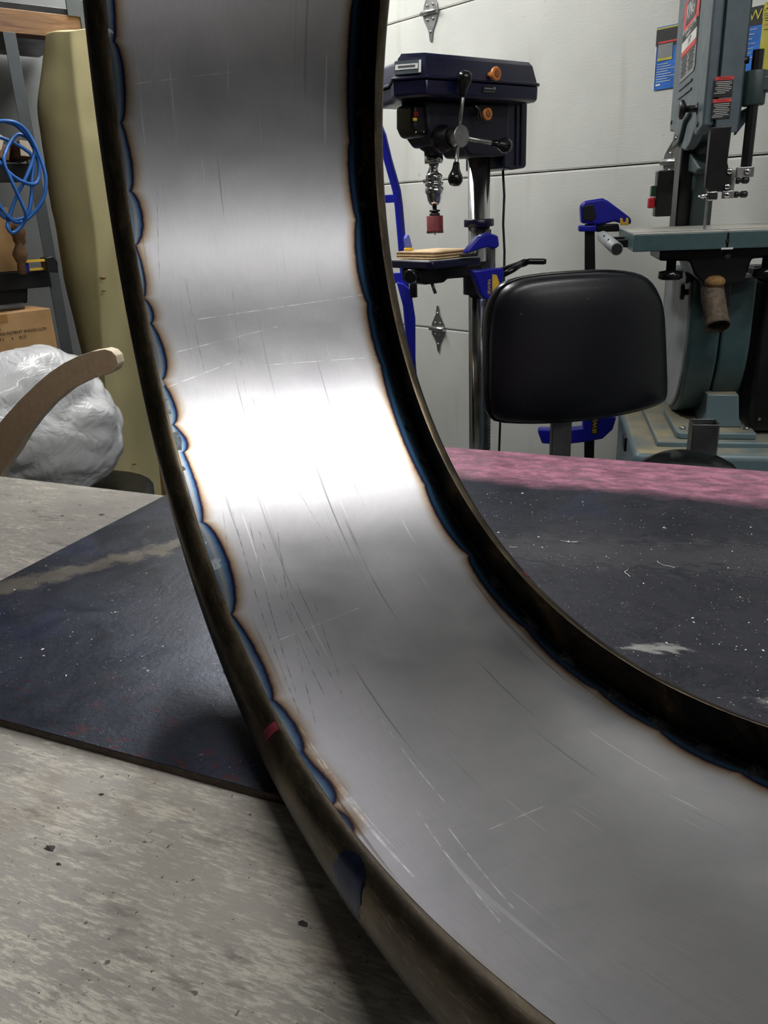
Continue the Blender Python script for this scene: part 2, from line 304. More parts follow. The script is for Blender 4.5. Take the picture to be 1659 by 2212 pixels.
# ------------------------------------------------------------------ mesh helpers
class MB:
    def __init__(s): s.v = []; s.f = []; s.sm = []; s.mi = []
    def add(s, vs, fs, smooth=False, mi=0):
        b = len(s.v); s.v += [tuple(v) for v in vs]; s.f += [tuple(i+b for i in f) for f in fs]; s.sm += [smooth]*len(fs); s.mi += [mi]*len(fs); return s
    def box(s, c, size, rz=0, rx=0, ry=0, mi=0):
        m = Matrix.Rotation(rz, 3, 'Z') @ Matrix.Rotation(ry, 3, 'Y') @ Matrix.Rotation(rx, 3, 'X'); c = Vector(c)
        vs = [c + m @ Vector((x*size[0]/2, y*size[1]/2, z*size[2]/2)) for x in (-1, 1) for y in (-1, 1) for z in (-1, 1)]
        return s.add(vs, [(0, 1, 3, 2), (4, 6, 7, 5), (0, 4, 5, 1), (2, 3, 7, 6), (0, 2, 6, 4), (1, 5, 7, 3)], mi=mi)
    def prism(s, poly, a, b, axis='Y', mi=0):
        """poly of 2D points; extruded from a to b along axis ('Y': poly is x,z; 'Z': poly is x,y; 'X': poly is y,z)"""
        mk = {'Y': lambda p, t: (p[0], t, p[1]), 'Z': lambda p, t: (p[0], p[1], t), 'X': lambda p, t: (t, p[0], p[1])}[axis]
        n = len(poly); vs = [mk(p, a) for p in poly] + [mk(p, b) for p in poly]
        return s.add(vs, [tuple(range(n))[::-1], tuple(range(n, 2*n))] + [(i, (i+1) % n, n+(i+1) % n, n+i) for i in range(n)], mi=mi)
    def tube(s, path, r, seg=10, caps=True, smooth=True, closed=False, mi=0):
        path = [Vector(p) for p in path]; n = len(path); rs = r if isinstance(r, (list, tuple)) else [r]*n
        vs = []; prev = None
        for i, p in enumerate(path):
            t = ((path[(i+1) % n] - path[i-1]) if closed else (path[min(i+1, n-1)] - path[max(i-1, 0)])).normalized()
            if prev is None: prev = t.orthogonal().normalized()
            u = (prev - t*prev.dot(t)); u = u.normalized() if u.length > 1e-6 else t.orthogonal().normalized(); prev = u; w_ = t.cross(u)
            vs += [p + (u*math.cos(k*2*PI/seg) + w_*math.sin(k*2*PI/seg))*rs[i] for k in range(seg)]
        fs = []
        for i in range(n if closed else n-1):
            j = (i+1) % n
            fs += [(i*seg+k, i*seg+(k+1) % seg, j*seg+(k+1) % seg, j*seg+k) for k in range(seg)]
        s.add(vs, fs, smooth, mi)
        if caps and not closed:
            b = len(s.v)-n*seg; s.f += [tuple(b+k for k in range(seg))[::-1], tuple(b+(n-1)*seg+k for k in range(seg))]; s.sm += [False]*2; s.mi += [mi]*2
        return s
    def cyl(s, p0, p1, r, r1=None, seg=20, mi=0): return s.tube([p0, p1], [r, r if r1 is None else r1], seg, mi=mi)
    def lathe(s, p0, axis, prof, seg=20, mi=0):
        p0 = Vector(p0); ax = Vector(axis).normalized(); u = ax.orthogonal().normalized(); w_ = ax.cross(u); vs = []; n = len(prof)
        for (r, h) in prof: vs += [p0 + ax*h + (u*math.cos(k*2*PI/seg) + w_*math.sin(k*2*PI/seg))*max(r, 1e-5) for k in range(seg)]
        fs = [(i*seg+k, i*seg+(k+1) % seg, (i+1)*seg+(k+1) % seg, (i+1)*seg+k) for i in range(n-1) for k in range(seg)]
        s.add(vs, fs, True, mi); b = len(s.v)-n*seg
        s.f += [tuple(b+k for k in range(seg))[::-1], tuple(b+(n-1)*seg+k for k in range(seg))]; s.sm += [False]*2; s.mi += [mi]*2; return s
    def sphere(s, c, r, sc=(1, 1, 1), seg=14, rings=8, mi=0):
        c = Vector(c); vs = []
        for i in range(rings+1):
            a = PI*i/rings; vs += [c + Vector((math.sin(a)*math.cos(k*2*PI/seg)*sc[0], math.sin(a)*math.sin(k*2*PI/seg)*sc[1], math.cos(a)*sc[2]))*r for k in range(seg)]
        return s.add(vs, [(i*seg+k, (i+1)*seg+k, (i+1)*seg+(k+1) % seg, i*seg+(k+1) % seg) for i in range(rings) for k in range(seg)], True, mi)
    def build(s, name, mat, parent=None, bevel=0, seg=2, loc=None, label=None):
        me = bpy.data.meshes.new(name); me.from_pydata(s.v, [], s.f); me.validate(); me.update()
        for i, p in enumerate(me.polygons):
            if i < len(s.sm): p.use_smooth = s.sm[i]; p.material_index = s.mi[i]
        mats = mat if isinstance(mat, (list, tuple)) else [mat]
        for m_ in mats: me.materials.append(M[m_] if isinstance(m_, str) else m_)
        bm = bmesh.new(); bm.from_mesh(me); bmesh.ops.recalc_face_normals(bm, faces=bm.faces); bm.to_mesh(me); bm.free()
        o = bpy.data.objects.new(name, me); COL.objects.link(o)
        if parent: o.parent = parent
        if loc is not None: o.location = loc
        if label: o['label'] = label
        if bevel:
            b = o.modifiers.new('bevel', 'BEVEL'); b.width = bevel; b.segments = seg; b.limit_method = 'ANGLE'; b.angle_limit = R(35); b.harden_normals = False
            for p in me.polygons: p.use_smooth = True
            bm = bmesh.new(); bm.from_mesh(me)
            for e in bm.edges:
                if len(e.link_faces) == 2 and e.calc_face_angle(0) > R(40): e.smooth = False
            bm.to_mesh(me); bm.free()
        return o
def thing(name, label, cat, loc=(0, 0, 0), rz=0, group=None):
    o = bpy.data.objects.new(name, None); COL.objects.link(o); o.location = loc; o.rotation_euler = (0, 0, rz)
    o['label'] = label; o['category'] = cat; o.empty_display_size = .05
    if group: o['group'] = group
    return o
def tag(o, label, cat, group=None, kind=None):
    o['label'] = label; o['category'] = cat
    if group: o['group'] = group
    if kind: o['kind'] = kind
    return o
def struct(o): o['kind'] = 'structure'; return o
def text(name, s, size, mat, parent, loc, rot, ext=.0004, align='LEFT', sx=1.0):
    """flat lettering turned into a mesh; rot = 3x3 matrix (columns: right, up, out)"""
    cu = bpy.data.curves.new(name, 'FONT'); cu.body = s; cu.size = size; cu.extrude = ext; cu.align_x = align; cu.resolution_u = 2
    t = bpy.data.objects.new('tmp', cu); COL.objects.link(t); dg = bpy.context.evaluated_depsgraph_get(); me = bpy.data.meshes.new_from_object(t.evaluated_get(dg))
    bpy.data.objects.remove(t); bpy.data.curves.remove(cu); me.materials.clear(); me.materials.append(M[mat])
    o = bpy.data.objects.new(name, me); COL.objects.link(o); o.parent = parent
    o.matrix_local = Matrix.Translation(loc) @ rot.to_4x4() @ Matrix.Diagonal((sx, 1, 1, 1)); return o
def basis(r, u): r = Vector(r).normalized(); u = Vector(u); u = (u-r*u.dot(r)).normalized(); return Matrix((r, u, r.cross(u))).transposed()

# ------------------------------------------------------------------ room shell (room axes: x = M, y = D)
def rb(name, m0, m1, d0, d1, z0, z1, mat, parent=None, bevel=0):
    b = MB(); b.box(((m0+m1)/2, (d0+d1)/2, (z0+z1)/2), (m1-m0, d1-d0, z1-z0)); o = b.build(name, mat, parent, bevel)
    if not parent: o.rotation_euler = (0, 0, ROOMROT); struct(o)
    return o
rb('floor', -3.2, 2.3, -2.6, 3.1, -.1, 0, 'concrete')
rb('ceiling', -3.2, 2.3, -2.6, 3.1, CEIL, CEIL+.1, 'ceiling')
rb('wall_left', -3.2, 2.3, 3.0, 3.1, 0, CEIL, 'plaster')
rb('wall_right', -3.2, 2.3, -2.6, -2.5, 0, CEIL, 'plaster')
rb('wall_rear', -3.3, -3.2, -2.6, 3.1, 0, CEIL, 'plaster')
rb('wall_front', 2.14, 2.3, -2.6, 3.1, 0, CEIL, 'plaster')
rb('reflection_panel_1', -3.2, 2.1, -2.5, -2.46, 0, 1.2, 'reflection_dark')  # added out of view to darken what the strip reflects
rb('reflection_panel_2', -3.2, -3.16, -2.46, 3.0, 0, 1.2, 'reflection_dark')  # likewise added, on the unseen rear wall
door = thing('door_1', 'white overhead sectional garage door with low seams', 'door', (0, 0, 0), ROOMROT); del door['category']; del door['label']; struct(door)
SEAM = [0.0, .340, .837, 1.334, 1.831, 2.33]
for i in range(5):
    z0, z1 = SEAM[i]+.0016, SEAM[i+1]-.0016
    b = MB(); b.box((2.10, .3, (z0+z1)/2), (.05-.004, 4.6, z1-z0)); 
    b.box((2.079, .3, (z0+z1)/2), (.006, 4.6, z1-z0-.006))
    b.build('door_panel', 'wall', door, .0012)
def hinge(dpos, z, small=False):
    b = MB(); x = 2.074; k = .6 if small else 1
    # local: y runs left, z up ; outline of two pointed leaves
    for sgn in (1, -1):
        pts = [(-.034*k, .003), (.034*k, .003), (.030*k, .020), (.010*k, .052), (.0045*k, .082), (-.0045*k, .082), (-.010*k, .052), (-.030*k, .020)]
        b.prism([(dpos+p[0], z+sgn*p[1]) for p in pts], x-.003, x, 'X')
    h = b.build('hinge', 'steel', door, .0008)
    c = MB(); c.cyl((x-.008, dpos-.036*k, z), (x-.008, dpos+.036*k, z), .0075, seg=12); c.build('hinge_knuckle', 'steel', h)
    c = MB()
    for sgn in (1, -1):
        for yy, zz in ((-.013, .02), (.013, .02), (0, .055)): c.lathe((x-.003, dpos+yy*k, z+sgn*zz), (-1, 0, 0), [(.0045, 0), (.0045, .002), (.002, .0035)], 8)
    c.build('hinge_screw', 'chrome', h)
def roomd(px, py, D0=2.05):
    v = FW + RC*((px-829.5)/FPX) - UC*((py-1106)/FPX); p = v*(D0/v.dot(MV)); return p.dot(DV), p.z+CZ
for (px, py, zs) in ((919, 25, SEAM[4]), (925, 388, SEAM[3]), (937, 716, SEAM[2]), (1447, 362, SEAM[3])):
    hinge(roomd(px, py)[0], zs)
# rust bleed under the lower hinge is in the door skin material; left overhead rack
rack = thing('overhead_lumber_rack', 'rough pine beam with dark boards high over the shelf', 'rack', tuple(room(0, 0)), ROOMROT)
b = MB(); b.box((.78, 2.38, 1.735), (.62, .05, .055)); b.build('beam', 'pine', rack, .002)
b = MB(); b.box((1.05, 2.352, 1.722), (.055, .006, .085)); b.box((1.05, 2.352, 1.78), (.12, .006, .04)); b.build('bracket', 'shelfgrey', rack, .001)
b = MB(); b.box((.68, 2.67, 1.772), (.9, .6, .018)); b.build('board', 'blackpaint', rack, .002)

# ------------------------------------------------------------------ ceiling lamps
EM = m_emit(LAMP_POWER)
def ceiling_lamp(xy, rz, L, W_, k, label):
    t = thing('ceiling_lamp', label, 'lamp', (xy[0], xy[1], CEIL), rz)
    b = MB(); b.box((0, 0, -.025), (L+.05, W_+.05, .05)); b.build('housing', 'white', t, .004)
    b = MB(); b.box((0, 0, -.056), (L, W_, .012)); o = b.build('diffuser', EM if k == 1 else m_emit(LAMP_POWER*k), t, .003)
    return t
LL = ['long fluorescent ceiling lamp right above the workbench', 'slim fluorescent ceiling lamp behind the photographer', 'fluorescent ceiling lamp towards the left wall by the garage door']
for (a, lb) in zip(LAMPS, LL): ceiling_lamp(*a, lb)

# ------------------------------------------------------------------ workbench
E1 = Vector((.914, -.406, 0)).normalized(); BROT = math.atan2(E1.y, E1.x)   # bench x axis = E1, y axis = away from the camera
TT = .885
bench = thing('workbench', 'wide workbench with a worn whitish plywood top', 'workbench', (0, 0, 0), BROT)
b = MB(); b.box((-.15, .25, TT-.012), (2.1, 1.2, .024)); b.build('tabletop', 'table', bench, .0015)
for x in (-1.12, .82):
    for y in (-.27, .77):
        b = MB(); b.box((x, y, (TT-.024)/2), (.09, .09, TT-.024)); b.build('leg', 'pine', bench, .003)
b = MB(); b.box((-.15, .77, TT-.075), (1.84, .04, .1)); b.build('apron', 'pine', bench, .003)
def knot(e1, e2, r, sx=1.6):
    b = MB(); n = 14; vs = [(e1, e2, TT+.0006)]; rr = [r*(.7+.5*random.random()) for _ in range(n)]
    for k in range(n): a = 2*PI*k/n; vs.append((e1+math.cos(a)*rr[k]*sx, e2+math.sin(a)*rr[k], TT+.0001))
    b.add(vs, [(0, 1+k, 1+(k+1) % n) for k in range(n)]); return b.build('knot', 'knot', bench)
for kk in ((-.184, .279, .0022), (-.36, .272, .0026), (-.364, .323, .0014), (-.345, .264, .0012), (-.75, .76, .003), (-.80, .74, .002), (-.14, .20, .0016), (-.11, .23, .0012), (-.12, .215, .0014)): knot(*kk)

# ------------------------------------------------------------------ steel plate on the bench
PT = TT+.007; plate = thing('steel_plate', 'large flat mill-scale steel sheet with a pink painted far edge on the bench', 'steel plate', (0, 0, 0), BROT)
b = MB(); b.box(((-.702+.52)/2, (.357+1.158)/2, TT+.0036), (1.222, .801, .0068))
o = b.build('sheet', ['plate', 'plateedge'], plate, .0006)
for p in o.data.polygons:
    if abs(p.normal.z) < .5: p.material_index = 1
# shavings and grit scattered on the sheet
rng = np.random.default_rng(3)
b = MB()
def flake(x, y, s):
    a = rng.uniform(0, 2*PI); c, d = math.cos(a)*s, math.sin(a)*s; q = s*.25
    b.add([(x-c, y-d, PT+.0002), (x+d*.4, y-c*.4, PT+.0003+q), (x+c, y+d, PT+.0002), (x-d*.4, y+c*.4, PT+.0002)], [(0, 1, 2), (0, 2, 3)])
for _ in range(5200):
    x = rng.uniform(-.3, .3) if rng.random() < .8 else rng.uniform(-.7, -.2); y = rng.uniform(.42, .98)
    if x > -.3 and rng.random() > .35+1.6*abs(x+.1)+.9*max(0, .75-y): continue
    flake(x, y, rng.uniform(.0003, .0009) if rng.random() < .92 else rng.uniform(.001, .002))
o = b.build('metal_grit', 'flake', None); o.rotation_euler = (0, 0, BROT); tag(o, 'bright specks of metal grit scattered over the dark steel sheet', 'grit', kind='stuff')
def shaving(e1, e2, L, a, bend, label):
    b = MB(); pts = []
    for i in range(9):
        t = i/8-.5; pts.append((math.cos(a)*t*L - math.sin(a)*bend*(t*t*4-1)*L + math.sin(t*9)*L*.05, math.sin(a)*t*L + math.cos(a)*bend*(t*t*4-1)*L, .0005+.0006*abs(math.sin(t*7))))
    b.tube(pts, .00035, 5); p = E1*e1 + Vector((.406, .914, 0)).normalized()*e2
    o = b.build('metal_shaving', 'flake', None, loc=(p.x, p.y, PT)); o.rotation_euler = (0, 0, BROT); tag(o, label, 'shaving', 'curled shavings on the steel sheet')
shaving(-.145, .835, .022, .1, .12, 'curled shaving nearest the pink band on the steel sheet')
shaving(-.039, .804, .024, -.5, .15, 'long bent shaving on the right of the steel sheet')
shaving(-.072, .77, .016, -1.2, .2, 'short hooked shaving below the long bent one')
shaving(-.20, .80, .010, .3, .05, 'small straight sliver close beside the rim of the curved strip')
shaving(-.358, .477, .022, -.2, .25, 'thin shaving at the foot of the curved strip on the dark sheet')

# ------------------------------------------------------------------ the curved welded strip
AZ, TILT, W = -.4205, .01745, .25
P0 = Vector((-.0891, .7908, -.1868+CZ))
S0, S1 = -.86, .60
def phi(s): return .9077+2.5141*s+.2535*s*s-.6925*s**3
u_ = np.array([math.sin(AZ), math.cos(AZ), 0]); zz = np.array([0, 0, 1.]); nn = np.array([math.cos(AZ), -math.sin(AZ), 0])
zz2 = zz*math.cos(TILT)+nn*math.sin(TILT); nn2 = nn*math.cos(TILT)-zz*math.sin(TILT)
sg = np.linspace(-1.2, 1.6, 2801); ph = phi(sg)
Tt = np.cos(ph)[:, None]*u_+np.sin(ph)[:, None]*zz2; Cc = np.concatenate([[np.zeros(3)], np.cumsum((Tt[1:]+Tt[:-1])/2*(sg[1]-sg[0]), 0)])
Cc = Cc-Cc[np.argmin(abs(sg))]+np.array(P0)
def spine(s):
    c = np.array([np.interp(s, sg, Cc[:, k]) for k in range(3)]); p = phi(s)
    # past the fitted range the ends run on with an even bend
    return c, -math.sin(p)*u_+math.cos(p)*zz2, math.cos(p)*u_+math.sin(p)*zz2
LH = [('C', 0.60, 8), ('B', .55, 13), ('C', .5, 7), ('B', .45, 12), ('C', 0.395, 10.0), ('B', 0.372, 11.0), ('C', 0.353, 8.0), ('B', 0.324, 14.0), ('C', 0.289, 7.0), ('B', 0.253, 12.0), ('C', 0.23, 7.0), ('B', 0.204, 15.0), ('C', 0.181, 4.0), ('B', 0.15, 8.0), ('C', 0.131, 3.0), ('B', 0.117, 10.0), ('C', 0.106, 6.0), ('B', 0.071, 14.0), ('C', 0.048, 5.0), ('B', 0.019, 13.0), ('C', 0.002, 7.0), ('B', -0.018, 16.0), ('C', -0.028, 10.0), ('B', -0.074, 14.0), ('C', -0.105, 9.0), ('B', -0.155, 21.0), ('C', -0.209, 7.0), ('B', -0.26, 16.0), ('C', -0.308, 11.0), ('B', -0.338, 18.0), ('C', -0.367, 14.0), ('B', -0.413, 19.0), ('C', -0.428, 10.0), ('B', -0.45, 16.0), ('C', -0.464, 5.0), ('B', -.50, 7), ('C', -0.539, 4.0), ('B', -0.60, 12.0), ('C', -0.64, 6.0), ('B', -.72, 9), ('C', -.86, 5)]
RH = [('C', .6, 15), ('B', .5, 17), ('C', 0.4, 15.0), ('B', 0.344, 17.0), ('C', 0.274, 14.0), ('B', 0.24, 17.0), ('C', 0.198, 12.0), ('B', 0.15, 18.0), ('C', 0.109, 12.0), ('B', 0.08, 16.0), ('C', 0.039, 13.0), ('B', -0.03, 16.0), ('C', -0.107, 13.0), ('B', -0.163, 17.0), ('C', -0.202, 8.0), ('B', -0.24, 16.0), ('C', -0.304, 11.0), ('B', -0.361, 14.0), ('C', -0.4, 9.0), ('B', -0.431, 12.0), ('C', -0.465, 9.0), ('B', -0.502, 15.0), ('C', -0.535, 10.0), ('B', -.6, 16), ('C', -.68, 9), ('B', -.77, 14), ('C', -.86, 9)]
def heatw(L):
    def f(s):
        k = 0
        while k < len(L)-1:
            if L[k][0] == 'C':
                a, bb, c = L[k], L[k+1], L[k+2]
                if c[1] <= s <= a[1] or k >= len(L)-3:
                    t = min(1, max(0, (a[1]-s)/(a[1]-c[1]))); base = a[2]+(c[2]-a[2])*t; tb = (a[1]-bb[1])/(a[1]-c[1])
                    x = t**(math.log(.5)/math.log(tb)); bl = a[2]+(c[2]-a[2])*tb
                    return (base+(bb[2]-bl)*max(0, 1-(2*x-1)**2)**.6)*.001
            k += 2
        return .008
    return f
hL, hR = heatw(LH), heatw(RH)
strip = thing('curved_steel_strip', 'big curved strip of brushed sheet steel with half-round rims standing on the bench', 'metalwork', (float(P0.x), float(P0.y), PT))
ORG = Vector(strip.location)
NS = 1460; ss = np.linspace(S0, S1, NS)
e = np.concatenate([np.linspace(0, .034, 32), np.linspace(.038, .212, 30), np.linspace(.216, .25, 32)])   # distance from the left junction
vs, heat, soot_refl, uvs = [], [], [], []
frames = [spine(s) for s in ss]
for i, s in enumerate(ss):
    c, N_, T_ = frames[i]; wl, wr = hL(s), hR(s)
    for x in e:
        p = c + nn2*(x-W/2) - np.array(ORG); vs.append(tuple(p)); uvs.append((x-W/2, s))
        dl, dr = x, W-x
        a = dl/wl if dl < wl else 1+(dl-wl)/.014; b_ = dr/wr if dr < wr else 1+(dr-wr)/.014
        heat.append(min(a, b_, 2.)); soot_refl.append(0. if a < b_ else 1.)  # right half: darker tint, part real dirt, part painted reflection
ne = len(e); fs = [(i*ne+j, i*ne+j+1, (i+1)*ne+j+1, (i+1)*ne+j) for i in range(NS-1) for j in range(ne-1)]
me = bpy.data.meshes.new('sheet'); me.from_pydata(vs, [], fs); me.update()
for nm, arr in (('blue_zone', heat), ('soot_and_reflection', soot_refl)):
    at_ = me.attributes.new(nm, 'FLOAT', 'POINT'); at_.data.foreach_set('value', arr)
uvl = me.uv_layers.new(name='UVMap'); li = np.zeros(len(me.loops), int); me.loops.foreach_get('vertex_index', li); uvl.data.foreach_set('uv', np.array(uvs)[li].ravel())
me.polygons.foreach_set('use_smooth', [True]*len(me.polygons)); me.materials.append(M['sheet'])
sh = bpy.data.objects.new('sheet', me); COL.objects.link(sh); sh.parent = strip
sm = sh.modifiers.new('thick', 'SOLIDIFY'); sm.thickness = .002; sm.offset = -1
# half-round rims
HC, HB, BB = .030, -.008, .016
def rim(side, name):
    prof = [(0, HC)]; mid, r = (HC+HB)/2, (HC-HB)/2
    prof += [(BB*math.sin(t), mid + r*math.cos(t)) for t in np.linspace(.12, PI-.12, 22)]
    prof += [(0, HB)]
    NR = 420; sr = np.linspace(S0, S1, NR); vs, uv = [], []; n = len(prof)
    for s in sr:
        c, N_, T_ = spine(s)
        for k, (x, h) in enumerate(prof): vs.append(tuple(c + side*nn2*(W/2+x+.0002) + N_*h - np.array(ORG))); uv.append((k*.0028, s))
    fs = [(i*n+k, i*n+k+1, (i+1)*n+k+1, (i+1)*n+k) for i in range(NR-1) for k in range(n-1)]
    fi = [(i*n+n-1, i*n, (i+1)*n, (i+1)*n+n-1) for i in range(NR-1)]
    me = bpy.data.meshes.new(name); me.from_pydata(vs, [], fs+fi+[tuple(range(n)), tuple((NR-1)*n+k for k in range(n))]); me.update()
    me.materials.append(M['tube']); me.materials.append(M['innerwall'])
    uvl = me.uv_layers.new(name='UVMap'); li = np.zeros(len(me.loops), int); me.loops.foreach_get('vertex_index', li); uvl.data.foreach_set('uv', np.array(uv)[li].ravel())
    for j, p in enumerate(me.polygons): p.use_smooth = j < len(fs); p.material_index = 1 if j >= len(fs) else 0
    bm = bmesh.new(); bm.from_mesh(me); bmesh.ops.recalc_face_normals(bm, faces=bm.faces)
    for ed in bm.edges:
        if len(ed.link_faces) == 2 and ed.calc_face_angle(0) > R(40): ed.smooth = False
    bm.to_mesh(me); bm.free()
    o = bpy.data.objects.new(name, me); COL.objects.link(o); o.parent = strip
    bv = o.modifiers.new('bevel', 'BEVEL'); bv.width = .0007; bv.segments = 2; bv.limit_method = 'ANGLE'; bv.angle_limit = R(50)
    return o
riml = rim(-1, 'rim'); rimr = rim(1, 'rim')
riml['label'] = 'left rim, brown half-round steel'; rimr['label'] = 'right rim with dark inner face'
# weld beads and tacks along both junctions
def blob(side, s, lu, ls, h, mat, name='weld_tack', inset=0.0, up=0.):
    c, N_, T_ = spine(s); c = Vector(c)-ORG; N_, T_, n_ = Vector(N_), Vector(T_), Vector(nn2)
    o_ = c + n_*side*(W/2-inset) + N_*up; b = MB(); seg, rings = 12, 5; vs = [o_+N_*h]
    for r_ in range(1, rings+1):
        q = r_/rings
        for k in range(seg):
            a = 2*PI*k/seg; w_ = 1+.22*math.sin(a*3+s*90)+.12*math.sin(a*5+s*300)
            vs.append(o_ + n_*(-side)*math.cos(a)*lu*q*w_ + T_*math.sin(a)*ls*q*w_ + N_*(h*(math.cos(q*PI/2))*(1+.25*math.sin(a*4+r_)) - .0004*q))
    fs = [(0, 1+k, 1+(k+1) % seg) for k in range(seg)]
    for r_ in range(rings-1): fs += [(1+r_*seg+k, 1+(r_+1)*seg+k, 1+(r_+1)*seg+(k+1) % seg, 1+r_*seg+(k+1) % seg) for k in range(seg)]
    b.add(vs, fs, True); return b.build(name, mat, strip)
blob(-1, -.016, .0095, .011, .0018, 'weld', inset=.004)
blob(-1, -.152, .010, .007, .0012, 'weld', inset=.007)
for s_ in (.36, .045, .03, .015, -.045, -.12, -.128, -.3, -.352): blob(-1, s_, .0045, .0045, .0013, 'weld', inset=.004)
for s_ in (.335, .30, .245, .21, .15, .10, .07, -.0, -.035, -.08, -.105, -.24, -.245, -.30, -.308, -.352, -.357, -.41, -.417, -.455, -.462, -.50, -.54):
    blob(1, s_, .0052+.002*random.random(), .006+.003*random.random(), .0032, 'darkweld', inset=.002)
# a thin uneven bead running along each junction
def bead(side, mat):
    b = MB(); pts, rs = [], []
    for s in np.linspace(S0+.01, S1-.01, 900):
        c, N_, T_ = spine(s); p = Vector(c)-ORG + Vector(nn2)*side*(W/2-.0006) + Vector(N_)*.0004; pts.append(p); rs.append(.0011*(.75+.35*math.sin(s*900)+.5*random.random()))
    b.tube(pts, rs, 6); return b.build('weld_bead', mat, strip)
bead(-1, 'weld'); bead(1, 'darkweld')
# red layout mark and heat spot, thin skins wrapped on the rims
def rim_patch(side, s0, s1, t0, t1, mat, name, round_=False, off=.0003):
    mid, r = (HC+HB)/2, (HC-HB)/2; b = MB(); a_, c_ = 14, 14; vs = []
    for i in range(a_+1):
        s = s0+(s1-s0)*i/a_; c, N_, T_ = spine(s)
        q = math.sqrt(max(0, 1-(2*i/a_-1)**2)) if round_ else 1-.25*abs(math.sin(i*2.1))
        for k in range(c_+1):
            tm = (t0+t1)/2; t = tm + (t0+(t1-t0)*k/c_-tm)*max(.02, q)
            x, h = (BB+off)*math.sin(t), mid+(r+off)*math.cos(t)
            vs.append(Vector(c)-ORG + Vector(nn2)*side*(W/2+x+.0002) + Vector(N_)*h)
    n = c_+1; b.add(vs, [(i*n+k, i*n+k+1, (i+1)*n+k+1, (i+1)*n+k) for i in range(a_) for k in range(c_)], True); return b.build(name, mat, strip)
rim_patch(-1, -.376, -.366, .15, .95, 'redmark', 'marker_line').__setitem__('label', 'red marker mark on the left rim')
rim_patch(-1, -.545, -.505, .35, 2.0, 'blued', 'heat_spot', True).__setitem__('label', 'round blued heat spot on the left rim')
rim_patch(1, -.272, -.264, .25, .9, 'redmark', 'marker_line').__setitem__('label', 'small red marker mark on the right rim')

#BG#
# ------------------------------------------------------------------ helpers for things seen across the room
def on_plane(px, py, P, nrm):
    v = FW + RC*((px-829.5)/FPX) - UC*((py-1106)/FPX); c = Vector((0, 0, CZ)); return c + v*((Vector(P)-c).dot(nrm)/v.dot(nrm))
def onroom(px, py, d):
    p = on_plane(px, py, DV*d, DV); return (p.dot(MV), p.z)
def arc(c, r, a0, a1, n): return [(c[0]+r*math.cos(a0+(a1-a0)*k/n), c[1]+r*math.sin(a0+(a1-a0)*k/n)) for k in range(n+1)]

# ------------------------------------------------------------------ drill press (x runs from the nose back to the column and door, -y faces the bench)
DP = (.281, 2.2, 0); dr = thing('drill_press', 'dark blue floor drill press in front of the garage door', 'drill press', DP, R(36))
b = MB(); b.box((-.08, 0, .03), (.42, .26, .06)); b.build('base', 'navy', dr, .008)
b = MB(); b.cyl((0, 0, .05), (0, 0, 1.40), .0285, seg=32); b.build('column', 'chrome', dr)
b = MB(); b.lathe((0, 0, 1.197), (0, 0, 1), [(.037, 0), (.039, .002), (.039, .017), (.037, .019)], 32); b.build('collar', 'navy', dr)
b = MB(); b.box((.004, -.032, .88), (.011, .008, .62))
for k in range(60): b.box((.004, -.0365, .575+k*.0102), (.010, .003, .004))
b.build('gear_rack', 'dullsteel', dr)
# head casting: side outline with the spindle housing tapering down at the nose
b = MB(); b.prism([(-.222, 1.48), (-.216, 1.425), (-.205, 1.402), (-.188, 1.384), (-.105, 1.384), (-.085, 1.361), (-.05, 1.360), (.05, 1.362), (.05, 1.48)], -.058, .036, 'Y'); b.build('head', 'darknavy', dr, .008, 3)
b = MB(); b.lathe((-.15, 0, 1.41), (0, 0, -1), [(.034, 0), (.033, .028), (.023, .034), (.0225, .044)], 28); b.build('spindle_housing', 'darknavy', dr)
b = MB(); b.lathe((-.15, 0, 1.3665), (0, 0, -1), [(.0225, 0), (.0225, .017), (.020, .018)], 28); b.build('quill_ring', 'chrome', dr)
b = MB(); b.prism([(-.250, 1.472), (-.252, 1.425), (-.240, 1.403), (-.205, 1.403), (-.205, 1.472)], -.050, .018, 'Y'); sb = b.build('switch_box', 'blackpaint', dr, .01, 3)
b = MB(); b.box((-.243, -.0505, 1.450), (.012, .006, .011)); b.build('stop_switch', 'red', sb, .002)
b = MB(); b.box((-.247, -.0505, 1.438), (.011, .006, .007)); b.build('switch_tab', 'yellow', sb, .002)
for q_ in ((-.245, -.05, 1.412), (-.222, -.05, 1.413)): MB().lathe(q_, (0, -1, 0), [(.003, 0), (.002, .003), (.001, .0035)], 10).build('screw', 'chrome', sb)
# belt cover: pan with a lip, tapered lid, chamfered nose
def ring(s, x0, x1): return [(x0+s, -.060), (x0+.052+s, .020), (x0+.075+s*.6, .118-s), (x1-.012-s*.3, .118-s), (x1-s*.3, .108-s), (x1-s*.3, -.108+s), (x1-.012-s*.3, -.118+s), (x0+.051+s*.6, -.118+s)]
def loft(levels, cap=True):
    b = MB(); n = len(levels[0][0]); vs = [(p[0], p[1], z) for L_, z in levels for p in L_]
    fs = [(i*n+k, i*n+(k+1) % n, (i+1)*n+(k+1) % n, (i+1)*n+k) for i in range(len(levels)-1) for k in range(n)]
    fs += [tuple(range(n))[::-1], tuple((len(levels)-1)*n+k for k in range(n))]; b.add(vs, fs); return b
X0, X1 = -.315, .096
loft([(ring(.010, X0, X1), 1.478), (ring(.003, X0, X1), 1.484), (ring(.002, X0, X1), 1.5115)]).build('belt_pan', 'navy', dr, .003)
